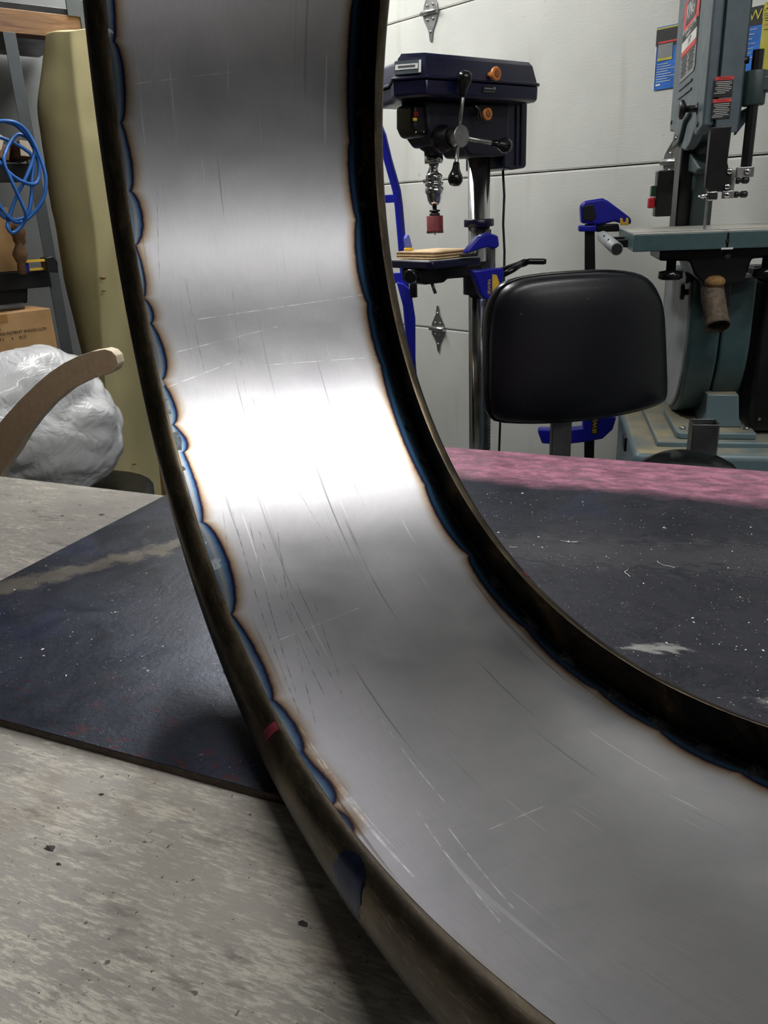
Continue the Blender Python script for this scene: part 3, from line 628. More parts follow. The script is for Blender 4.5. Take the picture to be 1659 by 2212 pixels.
lid = loft([(ring(-.003, X0, X1), 1.512), (ring(-.003, X0, X1), 1.517), (ring(.004, X0, X1), 1.519), (ring(.016, X0, X1), 1.556), (ring(.026, X0, X1), 1.566)]).build('belt_cover', 'navy', dr, .004, 3)
b = MB(); b.box((-.05, -.02, 1.568), (.22, .10, .006)); b.build('cover_ridge', 'navy', lid, .002)
b = MB(); b.lathe((-.06, -.03, 1.570), (0, 0, 1), [(.012, 0), (.014, .004), (.006, .007)], 12); b.box((-.075, -.03, 1.575), (.04, .008, .004)); b.build('cover_latch', 'blackpaint', lid)
# maker's badge on the sloping nose facet
fa = Vector((X0+.001, -.060, 0)); fb = Vector((X0+.051, -.1175, 0)); fd = (fb-fa).normalized(); fn = Vector((fd.y, -fd.x, 0))
if fn.dot(Vector((-1, -1, 0))) < 0: fn = -fn
cen = (fa+fb)/2
def facet(u0, u1, z0, z1, off, mat, nm, par):
    b = MB(); vs = []
    for u in (u0, u1):
        for z in (z0, z1):
            k = (z-1.519)/(1.556-1.519)*.0125; vs.append(cen + fd*u - fn*(k - .0035) + fn*off + Vector((0, 0, z)))
    vs += [v - fn*.001 for v in vs]; b.add(vs, [(0, 1, 3, 2), (4, 6, 7, 5), (0, 2, 6, 4), (1, 5, 7, 3), (0, 4, 5, 1), (2, 3, 7, 6)]); return b.build(nm, mat, par)
bd = facet(-.034, .026, 1.523, 1.550, .0010, 'slate', 'badge', lid)
facet(-.032, .018, 1.532, 1.543, .0022, 'white', 'badge_band', lid); facet(.020, .025, 1.524, 1.549, .0022, 'white', 'badge_bar', lid); facet(-.026, .012, 1.536, 1.540, .003, 'slate', 'badge_line', lid)
b = MB(); b.box((-.078, -.1165, 1.497), (.040, .002, .013)); tg_ = b.build('rating_plate', 'blackprint', dr)
b = MB(); b.box((-.080, -.118, 1.4995), (.026, .001, .0025)); b.box((-.078, -.118, 1.493), (.034, .001, .0008)); b.box((-.062, -.118, 1.5005), (.006, .001, .006)); b.build('rating_print', 'grey', tg_)
def wood_knob(p, nm='belt_knob'):
    b = MB(); b.lathe(p, (0, -1, .0), [(.006, 0), (.006, .008), (.0095, .012), (.0145, .020), (.0150, .024), (.0125, .027)], 18); o = b.build(nm, 'orange', dr)
    c = MB(); c.lathe((p[0], p[1]-.0272, p[2]), (0, -1, 0), [(.0085, 0), (.007, .001)], 14); c.build('knob_hole', 'copper', o)
wood_knob((-.072, -.110, 1.528)); wood_knob((-.048, -.057, 1.452), 'tension_knob')
b = MB(); b.tube([(-.098, -.06, 1.471), (-.098, -.083, 1.471), (-.088, -.088, 1.462), (-.080, -.088, 1.437)], [.004, .005, .006, .0065], 10); b.build('tension_lever', 'gloss', dr)
# motor box behind the column
b = MB(); b.prism([(.045, 1.485), (.045, 1.335), (.075, 1.330), (.120, 1.334), (.1255, 1.34), (.1255, 1.485)], -.045, .10, 'Y'); mo = b.build('motor', 'navy', dr, .004)
b = MB(); b.box((.105, -.0465, 1.41), (.008, .004, .14)); b.box((.085, -.0465, 1.41), (.004, .004, .14)); b.build('motor_rib', 'darknavy', mo)
# feed hub and its three handles
b = MB(); b.lathe((-.176, -.057, 1.398), (0, -1, 0), [(.030, 0), (.030, .012), (.024, .014), (.024, .042)], 26); b.build('feed_collar', 'blackpaint', dr)
b = MB(); b.lathe((-.176, -.099, 1.398), (0, -1, 0), [(.018, 0), (.018, .012), (.0225, .014), (.0235, .030), (.022, .0315)], 26); hub = b.build('feed_hub', 'steel', dr)
HUB = Vector((-.176, -.118, 1.398))
for kx, kz, ky in ((-.172, 1.505, -.135), (-.053, 1.380, -.135), (-.209, 1.316, -.145)):
    K = Vector((kx, ky, kz)); d = (K-HUB).normalized(); L_ = (K-HUB).length
    hnd = MB().cyl(HUB+d*.016, K, .0048, seg=12).build('feed_handle', 'steel', dr)
    MB().lathe(K-d*.028, d, [(.007, 0), (.0085, .012), (.010, .018), (.0165, .032), (.0172, .041), (.013, .049), (.004, .052)], 20).build('handle_knob', 'gloss', hnd)
b = MB(); b.lathe((-.195, -.058, 1.396), (0, -1, 0), [(.006, 0), (.006, .004), (.003, .006)], 10); b.build('depth_screw', 'chrome', dr)
# chuck, arbor, hole saw
b = MB(); b.lathe((-.15, 0, 1.349), (0, 0, -1), [(.013, 0), (.009, .012), (.0095, .020), (.018, .024), (.0205, .028), (.0205, .038), (.018, .039), (.018, .042), (.0225, .043), (.0225, .050), (.019, .051), (.019, .054), (.0225, .055), (.0225, .066), (.0195, .069), (.0165, .084), (.0105, .094), (.006, .096)], 30); b.build('chuck', 'chrome', dr)
b = MB(); b.lathe((-.15, 0, 1.254), (0, 0, -1), [(.0055, 0), (.0055, .010), (.013, .011), (.0135, .015), (.009, .016), (.009, .018), (.013, .019), (.013, .025)], 24); b.build('arbor', 'blackpaint', dr)
b = MB(); b.lathe((-.15, 0, 1.2295), (0, 0, -1), [(.0195, 0), (.0205, .001), (.0205, .034), (.0208, .0345), (.0208, .038), (.018, .038)], 28); hs = b.build('hole_saw', 'redpaint', dr)
b = MB()
for k in range(20):
    a = k*PI/10; b.box((-.15+.0200*math.cos(a), .0200*math.sin(a), 1.1905), (.003, .003, .004), rz=a)
b.build('saw_teeth', 'dullsteel', hs)
b = MB(); b.lathe((-.15, 0, 1.194), (0, 0, -1), [(.0032, 0), (.0032, .008), (.0005, .011)], 10); b.build('pilot_bit', 'steel', hs)
# work table
TZ = 1.128
b = MB(); b.prism([(-.240, -.075), (-.230, -.085), (-.075, -.085), (-.065, -.075), (-.065, .09), (-.240, .09)], TZ-.018, TZ, 'Z'); tb = b.build('work_table', ['navy'], dr, .003)
b = MB(); b.box((-.152, .0025, TZ+.0005), (.166, .165, .001)); b.build('table_face', 'iron', tb)
b = MB(); b.box((-.205, -.060, TZ+.0012), (.030, .008, .0014)); b.build('table_slot', 'blackprint', tb)
b = MB(); b.prism([(-.235, TZ-.018), (-.235, TZ-.050), (-.21, TZ-.058), (-.15, TZ-.058), (-.14, TZ-.05), (-.03, TZ-.052), (.03, TZ-.052), (.03, TZ-.018)], -.035, .035, 'Y'); b.build('table_bracket', 'blackpaint', dr, .006)
b = MB(); b.cyl((0, 0, TZ-.10), (0, 0, TZ-.016), .042, seg=28); b.build('table_clamp_ring', 'blackpaint', dr)
b = MB(); b.lathe((-.235, -.02, TZ-.034), (-1, -.4, 0), [(.008, 0), (.008, .008), (.0165, .010), (.0165, .026), (.013, .028)], 16); b.build('lock_knob', 'gloss', dr)
b = MB(); b.cyl((-.185, -.025, TZ-.056), (-.178, -.03, TZ-.082), .0042, seg=10); b.build('index_pin', 'dullsteel', dr)
cr_ = MB().tube([(.0, -.035, 1.085), (.015, -.075, 1.09), (.027, -.12, 1.103), (.035, -.135, 1.109)], [.008, .008, .009, .0095], 12).build('table_crank', 'blackpaint', dr)
MB().tube([(.035, -.135, 1.109), (.043, -.14, 1.1105), (.069, -.165, 1.109), (.073, -.17, 1.109)], [.0075, .0078, .0078, .006], 12).build('crank_grip', 'gloss', cr_)
cp = [(.085, .0, 1.332), (.086, -.005, 1.27), (.084, -.004, 1.20), (.088, -.006, 1.13), (.087, -.006, 1.05), (.075, -.01, .95), (.06, -.03, .86), (.052, -.035, .75), (.045, -.035, .55), (.06, 0, .2), (.1, .05, .012)]
MB().tube(cp, .0032, 8).build('power_cord', 'black', dr)

DRM = Matrix.Translation(DP) @ Matrix.Rotation(R(36), 4, 'Z')
t = thing('plywood_offcut', 'layered square of pale plywood lying on the drill press table', 'board', DRM @ Vector((-.138, .0, TZ+.0030)), R(36+6))
for k in range(5):
    b = MB(); b.box((0, .012, .0016+k*.0034), (.148-.001*(k % 2), .135-.001*(k % 2), .0032)); b.build('ply_layer', 'plyblock' if k % 2 == 0 else 'pine', t, .0003)
# bar clamp gripping the drill table: blue jaws, yellow strip with lettering
def jaw(mb, pts, y0, y1): mb.prism(pts, y0, y1, 'Y')
t = thing('bar_clamp', 'blue bar clamp with a yellow strip gripping the drill press table edge', 'clamp', DRM @ Vector((-.082, -.102, 1.035)), R(20), 'quick bar clamps')
b = MB(); jaw(b, [(-.052, .105), (-.05, .112), (-.018, .143), (.012, .150), (.036, .142), (.040, .118), (.030, .112), (.005, .117), (-.02, .112)], -.012, .012); b.build('fixed_jaw', 'cobalt_plastic', t, .004)
b = MB(); b.box((-.04, 0, .1005), (.042, .018, .008)); b.build('jaw_pad', 'black', t, .002)
b = MB(); b.box((.026, 0, .045), (.014, .006, .20)); b.build('bar', 'dullsteel', t, .001)
b = MB(); jaw(b, [(-.038, .064), (-.030, .05), (-.012, .005), (.0, -.008), (.028, -.012), (.046, .01), (.052, .05), (.050, .066)], -.014, .014); tr = b.build('trigger_body', 'cobalt_plastic', t, .004)
b = MB(); jaw(b, [(.018, .052), (.030, .050), (.038, .03), (.034, -.002), (.018, -.006)], -.0155, -.0140); b.build('yellow_strip', 'yellow', tr)
text('lettering', 'IRWIN', .0125, 'yellow', tr, Vector((.014, -.0146, .004)), basis((0, 0, 1), (-1, 0, 0)), .0004)
b = MB(); b.tube([(.05, 0, .045), (.085, 0, .058), (.12, 0, .075)], [.007, .0075, .006], 10); b.build('pump_handle', 'gloss', t)
t = thing('small_spring_clamp', 'pale blue clamp tip on a yellow pad at the far left of the plywood', 'clamp', DRM @ Vector((-.190, .058, TZ+.021)), R(36))
b = MB(); b.lathe((0, 0, 0), (0, 0, 1), [(.012, 0), (.012, .006), (.010, .007)], 14); b.build('pad', 'yellow', t)
b = MB(); b.prism([(-.009, .007), (-.012, .030), (-.006, .040), (.000, .036), (.009, .007)], -.006, .006, 'Y'); b.build('lever', 'lightblue', t, .002)

# ------------------------------------------------------------------ hand truck leaning by the door
t = thing('hand_truck', 'bright blue tubular hand truck standing behind the drill press', 'hand truck', at(885, 900, 2.42).xy.to_3d())
O_ = Vector(t.location)
def P(px, py, Y): return at(px, py, Y)-O_
pr = [P(838, 345, 2.42), P(848, 380, 2.42), P(857, 412, 2.42), P(861, 440, 2.42), P(868, 520, 2.42), P(874, 600, 2.42), P(884, 720, 2.42), P(891, 800, 2.42), P(898, 900, 2.42)]
pr = [P(808, 250, 2.42), P(826, 295, 2.42)] + pr; last = pr[-1]; pr.append(Vector((last.x+.01, last.y, .02)))
MB().tube(pr, .0122, 14).build('side_rail', 'cobalt', t)
off = Vector((-.30, .14, 0)); MB().tube([p+off for p in pr], .0122, 14).build('side_rail', 'cobalt', t)
for py, hh in ((428, .022), (600, .03), (790, .022)):
    p = P({428: 862, 600: 874, 790: 890}[py], py, 2.42); b = MB(); c = p+off*.5; b.box(c, (off.length, .006, hh), rz=math.atan2(off.y, off.x)); b.build('crossbar', 'cobalt', t, .002)
b = MB(); p = P(880, 650, 2.40); b.prism([(p.x-.030, p.z+.055), (p.x-.01, p.z+.05), (p.x+.012, p.z+.03), (p.x+.022, p.z-.05), (p.x+.018, p.z-.2), (p.x+.002, p.z-.2), (p.x-.012, p.z-.02)], p.y-.01, p.y+.012, 'Y'); b.build('gusset', 'cobalt', t, .003)
b = MB(); p = P(893, 615, 2.36); b.cyl(p+Vector((0, 0, .045)), p-Vector((0, 0, .035)), .011, seg=12); b.build('hand_grip', 'black', t)
b = MB(); b.box((last.x-.15, last.y-.06, .012), (.36, .18, .008), rz=math.atan2(off.y, off.x)); b.build('toe_plate', 'cobalt', t)
for sg_ in (0, 1):
    q = Vector((last.x, last.y+.06, .10))+off*sg_*1.0; b = MB(); b.lathe(q-Vector((.02, 0, 0)), (1, -.3, 0), [(.06, 0), (.095, .003), (.10, .02), (.095, .037), (.06, .04)], 24); b.build('wheel', 'black', t)

# ------------------------------------------------------------------ bandsaw (x = through its thickness to the right, y away from the camera)
SO = (.62, 1.62, 0); bs = thing('bandsaw', 'grey green bandsaw with a red topped label on its upper wheel cover', 'bandsaw', SO, R(-12))
up_ = [(0, 1.368), (.05, 1.362), (.085, 1.358)] + arc((.195, 1.53), .192, R(236), R(305), 10) + [(.335, 1.372), (.40, 1.390), (.455, 1.392), (.458, 1.40), (.458, 1.60)] + arc((.229, 1.66), .229, 0, PI, 14)
b = MB(); b.prism(up_, -.0, .020, 'X'); cv = b.build('upper_wheel_cover', 'machine', bs, .004)
up2 = [(.0, 1.364), (.3, 1.350), (.455, 1.375)] + [(.458, 1.60)] + arc((.229, 1.66), .226, 0, PI, 14)
b = MB(); b.prism(up2, .0205, .066, 'X'); b.build('upper_wheel_housing', 'machinedark', bs, .003)
b = MB(); b.box((.0425, -.0015, 1.49), (.038, .004, .27)); b.build('side_panel', 'machine', bs, .001)
b = MB(); b.prism([(.33, 1.355), (.12, 1.30), (.16, 1.29), (.3, 1.30), (.44, 1.37)], .02, .06, 'X'); b.build('wheel_guard_hood', 'machinedark', bs, .004)
# the big label on the cover (reads towards the camera, i.e. along -y)
RR = basis((0, -1, 0), (0, 0, 1))
lb = MB(); lb.prism([(.345, 1.480), (.345, 1.575), (.145, 1.575), (.145, 1.487), (.155, 1.480)], -.0016, -.0006, 'X'); lab = lb.build('label', 'grey', cv)
b = MB(); b.prism([(.345, 1.575), (.345, 1.620)] + [(.330, 1.632), (.165, 1.637), (.145, 1.625), (.145, 1.575)], -.0018, -.0006, 'X'); b.build('label_red', 'redprint', cv)
b = MB(); b.box((-.0022, .245, 1.604), (.001, .125, .042)); b.build('name_panel', 'slate', cv)
text('name_lettering', 'KING', .040, 'white', cv, Vector((-.003, .300, 1.591)), RR, .0003, sx=1.05)
b = MB(); b.box((-.0022, .245, 1.5645), (.0012, .19, .018)); b.build('title_panel', 'blackprint', cv)
text('title_lettering', 'METAL/WOOD CUTTING', .0125, 'white', cv, Vector((-.003, .335, 1.567)), RR, .0002, sx=1.2)
text('title_lettering', 'BANDSAW', .0100, 'white', cv, Vector((-.003, .285, 1.5575)), RR, .0002, sx=1.2)
b = MB(); b.box((-.0022, .245, 1.546), (.0012, .19, .018)); b.build('spec_panel', 'white', cv)
text('spec_lettering', '14"', .017, 'blackprint', cv, Vector((-.003, .25, 1.540)), RR, .0002, sx=1.6)
b = MB(); b.box((-.0022, .245, 1.532), (.0012, .19, .010)); b.build('spec_stripe', 'redprint', cv)
for k in range(9):
    b = MB(); b.box((-.002, .295-.008*(k % 2), 1.523-k*.0042), (.0008, .07, .0014)); b.box((-.002, .200, 1.523-k*.0042), (.0008, .075-.012*(k % 3), .0014)); b.build('fine_print', 'blackprint', lab)
for z in (1.466, 1.450):
    b = MB(); b.box((-.0012, .255, z), (.004, .18, .004)); b.build('embossed_rib', 'machine', cv, .0012)
for yy, zz in ((.43, 1.41), (.05, 1.375)): MB().lathe((0, yy, zz), (-1, 0, 0), [(.005, 0), (.004, .003)], 8).build('screw', 'machinedark', cv)
kn = MB().lathe((0, .075, 1.405), (-1, 0, 0), [(.012, 0), (.0065, .002), (.006, .020), (.011, .022), (.0175, .026), (.0175, .031), (.012, .034)], 20).build('cover_knob', 'blackpaint', bs)
b = MB(); b.prism([(.33, 1.36), (.25, 1.365), (.20, 1.40), (.14, 1.405), (.14, 1.398), (.19, 1.392), (.24, 1.356), (.33, 1.35)], -.008, 0, 'X'); b.build('cover_latch_arm', 'machinedark', bs, .002)
# warning labels on the near side
RN = basis((1, 0, 0), (0, 0, 1))
for z1, n_ in ((1.4475, 7), (1.4115, 8)):
    w_ = MB().box((.030, -.0042, z1-.0165), (.032, .001, .033)).build('warning_label', 'blackprint', bs)
    MB().box((.030, -.005, z1-.003), (.032, .001, .006)).build('warning_header', 'redprint', w_)
    text('warning_lettering', 'WARNING', .0042, 'blackprint', w_, Vector((.0205, -.0056, z1-.0045)), RN, .0001)
    b = MB()
    for k in range(n_): b.box((.030-.002*(k == n_-1)*3, -.0048, z1-.0085-k*.0030), (.027-.006*(k % 3 == 2)-.008*(k == n_-1), .0006, .0009))
    b.build('warning_print', 'white', w_)
# black blade guard, blade and guides
b = MB(); b.prism([(.015, 1.366), (.015, 1.262), (.022, 1.256), (.062, 1.252), (.066, 1.285), (.054, 1.292), (.050, 1.305), (.052, 1.366)], -.004, .018, 'Y'); b.build('blade_guard', 'blackpaint', bs, .002)
MB().box((.022, .006, 1.205), (.0035, .012, .13)).build('blade', 'dullsteel', bs)
b = MB(); b.box((.030, .003, 1.247), (.018, .014, .016)); b.build('guide_block', 'chrome', bs, .0015); b = MB(); b.box((.030, -.005, 1.247), (.010, .004, .009)); b.build('guide_hole', 'blackprint', bs)
MB().lathe((.020, .0, 1.2475), (-1, 0, 0), [(.004, 0), (.003, .004), (.0055, .006), (.0025, .012), (.001, .016)], 10).build('guide_wing_screw', 'chrome', bs)
b = MB(); b.box((.057, .0, 1.248), (.020, .012, .014)); b.box((.0625, .001, 1.272), (.008, .010, .040)); b.build('guide_bracket', 'steel', bs, .001)
b = MB(); b.box((.083, .0, 1.286), (.030, .012, .018)); b.build('post_block', 'steel', bs, .001)
for p_ in ((.0555, -.006, 1.289), (.054, -.006, 1.262), (.086, -.007, 1.287), (.0545, -.007, 1.2475)): MB().lathe(p_, (0, -1, 0), [(.0055, 0), (.0052, .0025), (.002, .0035)], 12).build('bolt', 'chrome', bs)
for zz in (1.272, 1.2475): MB().lathe((.069, .0, zz), (1, 0, 0), [(.006, 0), (.006, .006), (.004, .007), (.004, .010), (.006, .011), (.0065, .020), (.004, .023)], 12).build('guide_knob', 'blackpaint', bs)
MB().tube([(.085, .004, 1.292), (.085, .004, 1.487)], .0098, 8, smooth=False).build('guide_post', 'blackpaint', bs)
b = MB(); b.tube([(.086, .012, 1.398), (.086, .012, 1.455)], .021, 10, smooth=False); b.box((.105, .01, 1.432), (.03, .03, .026)); b.box((.06, .03, 1.425), (.04, .04, .03)); b.build('post_bracket', 'machinedark', bs, .003)
MB().lathe((.11, .008, 1.432), (1, 0, 0), [(.008, 0), (.008, .006), (.015, .008), (.015, .018), (.01, .02)], 12).build('post_lock_knob', 'machinedark', bs)
MB().cyl((.07, .004, 1.472), (.055, .004, 1.472), .006, seg=10).build('post_pin', 'blackpaint', bs)
b = MB(); b.prism([(.066, 1.39), (.108, 1.41), (.066, 1.352)], .03, .05, 'Y'); b.build('frame_web', 'machine', bs, .001)
# column, switch
b = MB(); b.box((.018, .31, 1.25), (.030, .10, .26)); b.build('column_side', 'blackpaint', bs, .004)
b = MB(); b.box((.052, .30, 1.27), (.044, .12, .30)); b.build('column', 'machinedark', bs, .006)
b = MB(); b.box((-.028, .26, 1.256), (.034, .05, .094)); sw = b.build('switch_box', 'blackpaint', bs, .003)
MB().box((-.050, .252, 1.262), (.012, .026, .022)).build('start_button', 'greenbtn', sw, .002)
MB().box((-.053, .252, 1.238), (.014, .028, .022)).build('stop_button', 'red', sw, .003)
# table
b = MB(); b.prism([(-.118, -.10), (-.118, .25), (.20, .25), (.20, -.10), (.0475, -.10), (.0475, .02), (.0445, .02), (.0445, -.10)], 1.156, 1.186, 'Z'); tb = b.build('saw_table', 'castblue', bs, .002)
b = MB(); b.prism([(-.117, -.099), (-.117, .249), (.199, .249), (.199, -.099), (.048, -.099), (.048, .02), (.044, .02), (.044, -.099)], 1.186, 1.1875, 'Z'); b.build('table_face', 'iron', tb)
b = MB(); b.box((.04, -.04, 1.1877), (.32, .010, .0006)); b.build('mitre_slot', 'dullsteel', tb)
b = MB(); b.box((.046, -.1015, 1.157), (.020, .003, .003)); b.build('slot_clip', 'white', tb)
MB().lathe((.046, -.1, 1.17), (0, -1, 0), [(.004, 0), (.003, .002)], 10).build('slot_pin', 'blackprint', tb)
for yy in (.02, .08, .14): MB().box((-.1185, yy, 1.171), (.001, .004, .006)).build('rail_hole', 'blackprint', tb)
b = MB(); pa, pb = Vector((-.148, -.115, 1.163)), Vector((-.160, .13, 1.176)); b.tube([pa, pb], .0115, 22); rl = b.build('fence_rail', 'alu', bs)
d_ = (pa-pb).normalized(); MB().cyl(pa+d_*.0003, pa+d_*.001, .0098, seg=22).build('rail_bore', 'blackprint', rl)
for tt_ in (.3, .62): MB().box(pa.lerp(pb, tt_)+Vector((-.0075, 0, .0085)), (.003, .002, .006)).build('rail_tick', 'blackprint', rl)
b = MB(); b.box((-.134, .02, 1.166), (.03, .02, .014)); b.box((-.134, .115, 1.168), (.03, .02, .014)); b.build('rail_bracket', 'blackpaint', bs)
# trunnion, knobs, chute
b = MB(); b.prism([(-.065, 1.156), (-.065, 1.136), (-.01, 1.134), (.0, 1.110), (.02, 1.09), (.09, 1.09), (.10, 1.135), (.165, 1.138), (.165, 1.156)], -.06, .10, 'Y'); b.build('trunnion', 'blackpaint', bs, .004)
for x_, y_ in ((-.042, -.055), (.128, -.055)): MB().lathe((x_, y_, 1.138), (0, 0, -1), [(.009, 0), (.009, .020), (.022, .022), (.023, .034), (.018, .037)], 16).build('trunnion_knob', 'gloss', bs)
MB().lathe((.055, -.06, 1.142), (0, -1, 0), [(.008, 0), (.007, .004), (.003, .006)], 6).build('trunnion_bolt', 'dullsteel', bs)
b = MB(); b.prism([(.018, 1.10), (.026, 1.045), (.072, 1.045), (.072, 1.10)], -.05, -.01, 'Y'); b.build('chip_chute', 'blackpaint', bs, .004)
hp = [Vector((.037, -.045, 1.083)), Vector((.041, -.075, 1.045)), Vector((.046, -.11, 1.005))]; dd_ = (hp[2]-hp[0]).normalized()
prof = [(.020, 0)]; 
for k in range(9): prof += [(.0215, .008+k*.007), (.0198, .0115+k*.007)]
prof += [(.0225, .078), (.0225, .086), (.0205, .0865), (.0195, .06)]
MB().lathe(hp[0]+Vector((0, 0, .0)), dd_, prof, 24).build('dust_port', 'dirtyport', bs)
MB().lathe(hp[0]+dd_*.072, dd_, [(.0195, 0), (.0195, .002)], 20).build('port_opening', 'blackprint', bs)
MB().sphere(hp[0]+Vector((.002, -.012, .012)), .018, (1.1, 1, .7)).build('sawdust_heap', 'sawdust', bs)
# lower wheel housing
def lowpoly(x): return [(0, 1.095), (0, .985)] + arc((.195, .985), .195, PI, 1.5*PI, 12)[1:] + arc((.195, .985), .195, 1.5*PI, 2*PI, 8)[1:] + [(.39, 1.095)]
b = MB(); b.prism(lowpoly(0), .012, .070, 'X'); lc = b.build('lower_wheel_cover', 'castblue', bs, .006, 3)
b = MB(); b.prism([(.195+(p[0]-.195)*.94, .99+(p[1]-.99)*.95) for p in lowpoly(0)], .006, .013, 'X'); b.build('lit_cover_face', 'alu', lc, .003)  # added plate; its paler grey paints in light from the left
b = MB(); b.prism(lowpoly(0), .0725, .128, 'X'); b.build('lower_wheel_housing', 'castblue', bs, .004)
MB().lathe((.012, .03, 1.068), (-1, 0, 0), [(.009, 0), (.006, .002), (.006, .012), (.015, .014), (.015, .020), (.01, .022)], 16).build('lower_cover_knob', 'blackpaint', bs)
b = MB(); b.prism([(.03, 1.10), (.06, 1.105), (.10, 1.09), (.12, 1.07), (.11, 1.065), (.08, 1.08), (.03, 1.085)], .0, .012, 'X'); b.build('lower_latch_arm', 'machine', bs, .002)
# foot, cabinet
b = MB(); b.prism([(.060, .862), (.062, .82), (.056, .792), (.136, .792), (.128, .81), (.122, .862)], .015, .14, 'Y'); b.build('foot', 'cab', bs, .003)
b = MB(); b.prism([(.005, -.03), (.0, -.02), (.0, .18), (.155, .18), (.155, -.03)], .778, .792, 'Z'); b.build('foot_flange', 'cab', bs, .003)
MB().lathe((.015, .0, .792), (0, 0, 1), [(.006, 0), (.006, .005), (.003, .006)], 6).build('foot_bolt', 'steel', bs)
MB().lathe((.14, .0, .792), (0, 0, 1), [(.006, 0), (.006, .005), (.003, .006)], 6).build('foot_bolt', 'steel', bs)
b = MB(); b.box((.13, .10, .3835), (.44, .40, .767)); b.build('cabinet', 'cab', bs, .014, 4)
b = MB(); b.box((.145, .115, .7715), (.37, .33, .013)); b.build('cabinet_tray', 'cab', bs, .003)
b = MB(); b.box((-.092, .08, .74), (.006, .05, .03)); b.build('cabinet_plate', 'blackprint', bs)
b = MB(); b.box((.225, .16, .935), (.16, .30, .30)); mt = b.build('motor_case', 'blackpaint', bs, .008)
for xx in (.165, .20): MB().lathe((xx, .008, .812), (0, -1, 0), [(.004, 0), (.003, .003)], 8).build('motor_screw', 'steel', mt)
b = MB(); b.box((.225, .12, 1.098), (.17, .20, .012)); b.box((.225, .09, 1.107), (.17, .014, .006)); b.build('motor_top', 'machine', bs, .002)

# ------------------------------------------------------------------ cards on the door
def card(px0, py0, px1, py1, label, kind):
    d0, z1 = roomd(px0, py0); d1, _ = roomd(px1, py0); _, z0 = roomd(px0, py1)
    c = thing('wall_card', label, 'poster', tuple(room(2.0735, (d0+d1)/2, (z0+z1)/2)), ROOMROT, None)
    w_ = abs(d1-d0); h_ = z1-z0; RB = basis((0, -1, 0), (0, 0, 1))
    def r(nm, u0, u1, v0, v1, mat, k=1): b = MB(); b.box((-.0006*k, -((u0+u1)/2-.5)*w_, ((v0+v1)/2-.5)*h_), (.0006, (u1-u0)*w_, (v1-v0)*h_)); return b.build(nm, mat, c)
    def tx(s, u, v, size, mat, sx=1, k=3): text('lettering', s, size, mat, c, Vector((-.0006*k, -(u-.5)*w_, (v-.5)*h_)), RB, .0001, sx=sx)
    if kind == 0:
        r('card_sheet', 0, 1, 0, 1, 'blueprint'); r('black_header', 0, 1, .68, .96, 'blackprint', 2); r('gold_line', 0, 1, .96, .985, 'yellowprint', 2)
        r('grey_panel', .1, .62, .50, .72, 'grey', 3); r('yellow_bar', .1, .62, .46, .5, 'yellowprint', 3); r('red_bar', .1, .95, .735, .765, 'redprint', 3); r('white_edge', 0, .04, 0, .7, 'white', 3)
        for k in range(8): r('print_line', .1, .5+.12*(k % 3), .40-k*.04, .41-k*.04, 'white', 3)
        r('white_mark', .1, .26, .06, .09, 'white', 3)
    else:
        r('card_sheet', 0, .56, 0, 1, 'blueprint'); r('black_header', 0, .56, .72, 1, 'blackprint', 2); r('yellow_panel', .56, 1, -.04, 1.03, 'yellowprint', 2)
        tx('EWER', .05, .80, .030, 'yellowprint', 1.0, 4); tx('$25', .62, .92, .024, 'blackprint', 1.1, 4)
        for k in range(4): r('yellow_print', .62, .9-.07*(k % 2), .86-k*.035, .868-k*.035, 'blackprint', 3)
        r('orange_print', .62, .92, .69, .71, 'orange', 3); r('yellow_print', .62, .92, .62, .63, 'blackprint', 3)
        for k in range(7): r('print_line', .08, .45-.05*(k % 3), .66-k*.07, .668-k*.07, 'white', 3)
card(1409, 58, 1470, 193, 'blue and black card with a grey panel hung left of the bandsaw head', 0)
card(1592, 18, 1680, 160, 'blue and yellow printed card half hidden right of the bandsaw head', 1)

# ------------------------------------------------------------------ tall bar clamp beside the saw table
C0 = at(1272, 600, 1.98); t = thing('bar_clamp', 'tall blue bar clamp on a black bar left of the bandsaw table', 'clamp', (C0.x, C0.y, 0), R(-8), 'quick bar clamps')
def pc(px, py):
    p = on_plane(px, py, C0, Vector((math.sin(R(-8)), -math.cos(R(-8)), 0))); q = Matrix.Rotation(R(8), 3, 'Z') @ (p-Vector((C0.x, C0.y, 0))); return (q.x, q.z)
def prp(pts, y0, y1, nm, mat, par, bev=.003): b = MB(); b.prism([pc(*p) for p in pts], y0, y1, 'Y'); return b.build(nm, mat, par, bev)
prp([(1263, 484), (1284, 484), (1288, 700), (1283, 990), (1262, 990)], -.004, .004, 'bar', 'blackpaint', t, .001)
b = MB(); q = pc(1273, 990); b.box((q[0], 0, q[1]/2), (.024, .008, q[1]+.004)); b.build('lower_bar', 'blackpaint', t)
hd = prp([(1254, 482), (1252, 445), (1262, 434), (1300, 428), (1312, 434), (1340, 455), (1361, 471), (1362, 484), (1345, 484), (1326, 478), (1306, 483), (1290, 486)], -.018, .018, 'clamp_head', 'cobalt_plastic', t, .005)
prp([(1258, 476), (1256, 446), (1280, 441), (1286, 470), (1278, 478)], -.0195, -.017, 'head_recess', 'blackpaint', hd, .002)
prp([(1337, 471), (1342, 471), (1343, 479), (1349, 479), (1350, 470), (1355, 471), (1355, 486), (1337, 486)], -.021, -.015, 'yellow_release', 'yellow', hd, .001)
prp([(1249, 487), (1287, 486), (1287, 500), (1249, 500)], -.016, .016, 'lower_collar', 'cobalt_plastic', t, .003)
prp([(1286, 484), (1335, 483), (1338, 500), (1286, 501)], -.012, .012, 'slide', 'blackpaint', t, .003)
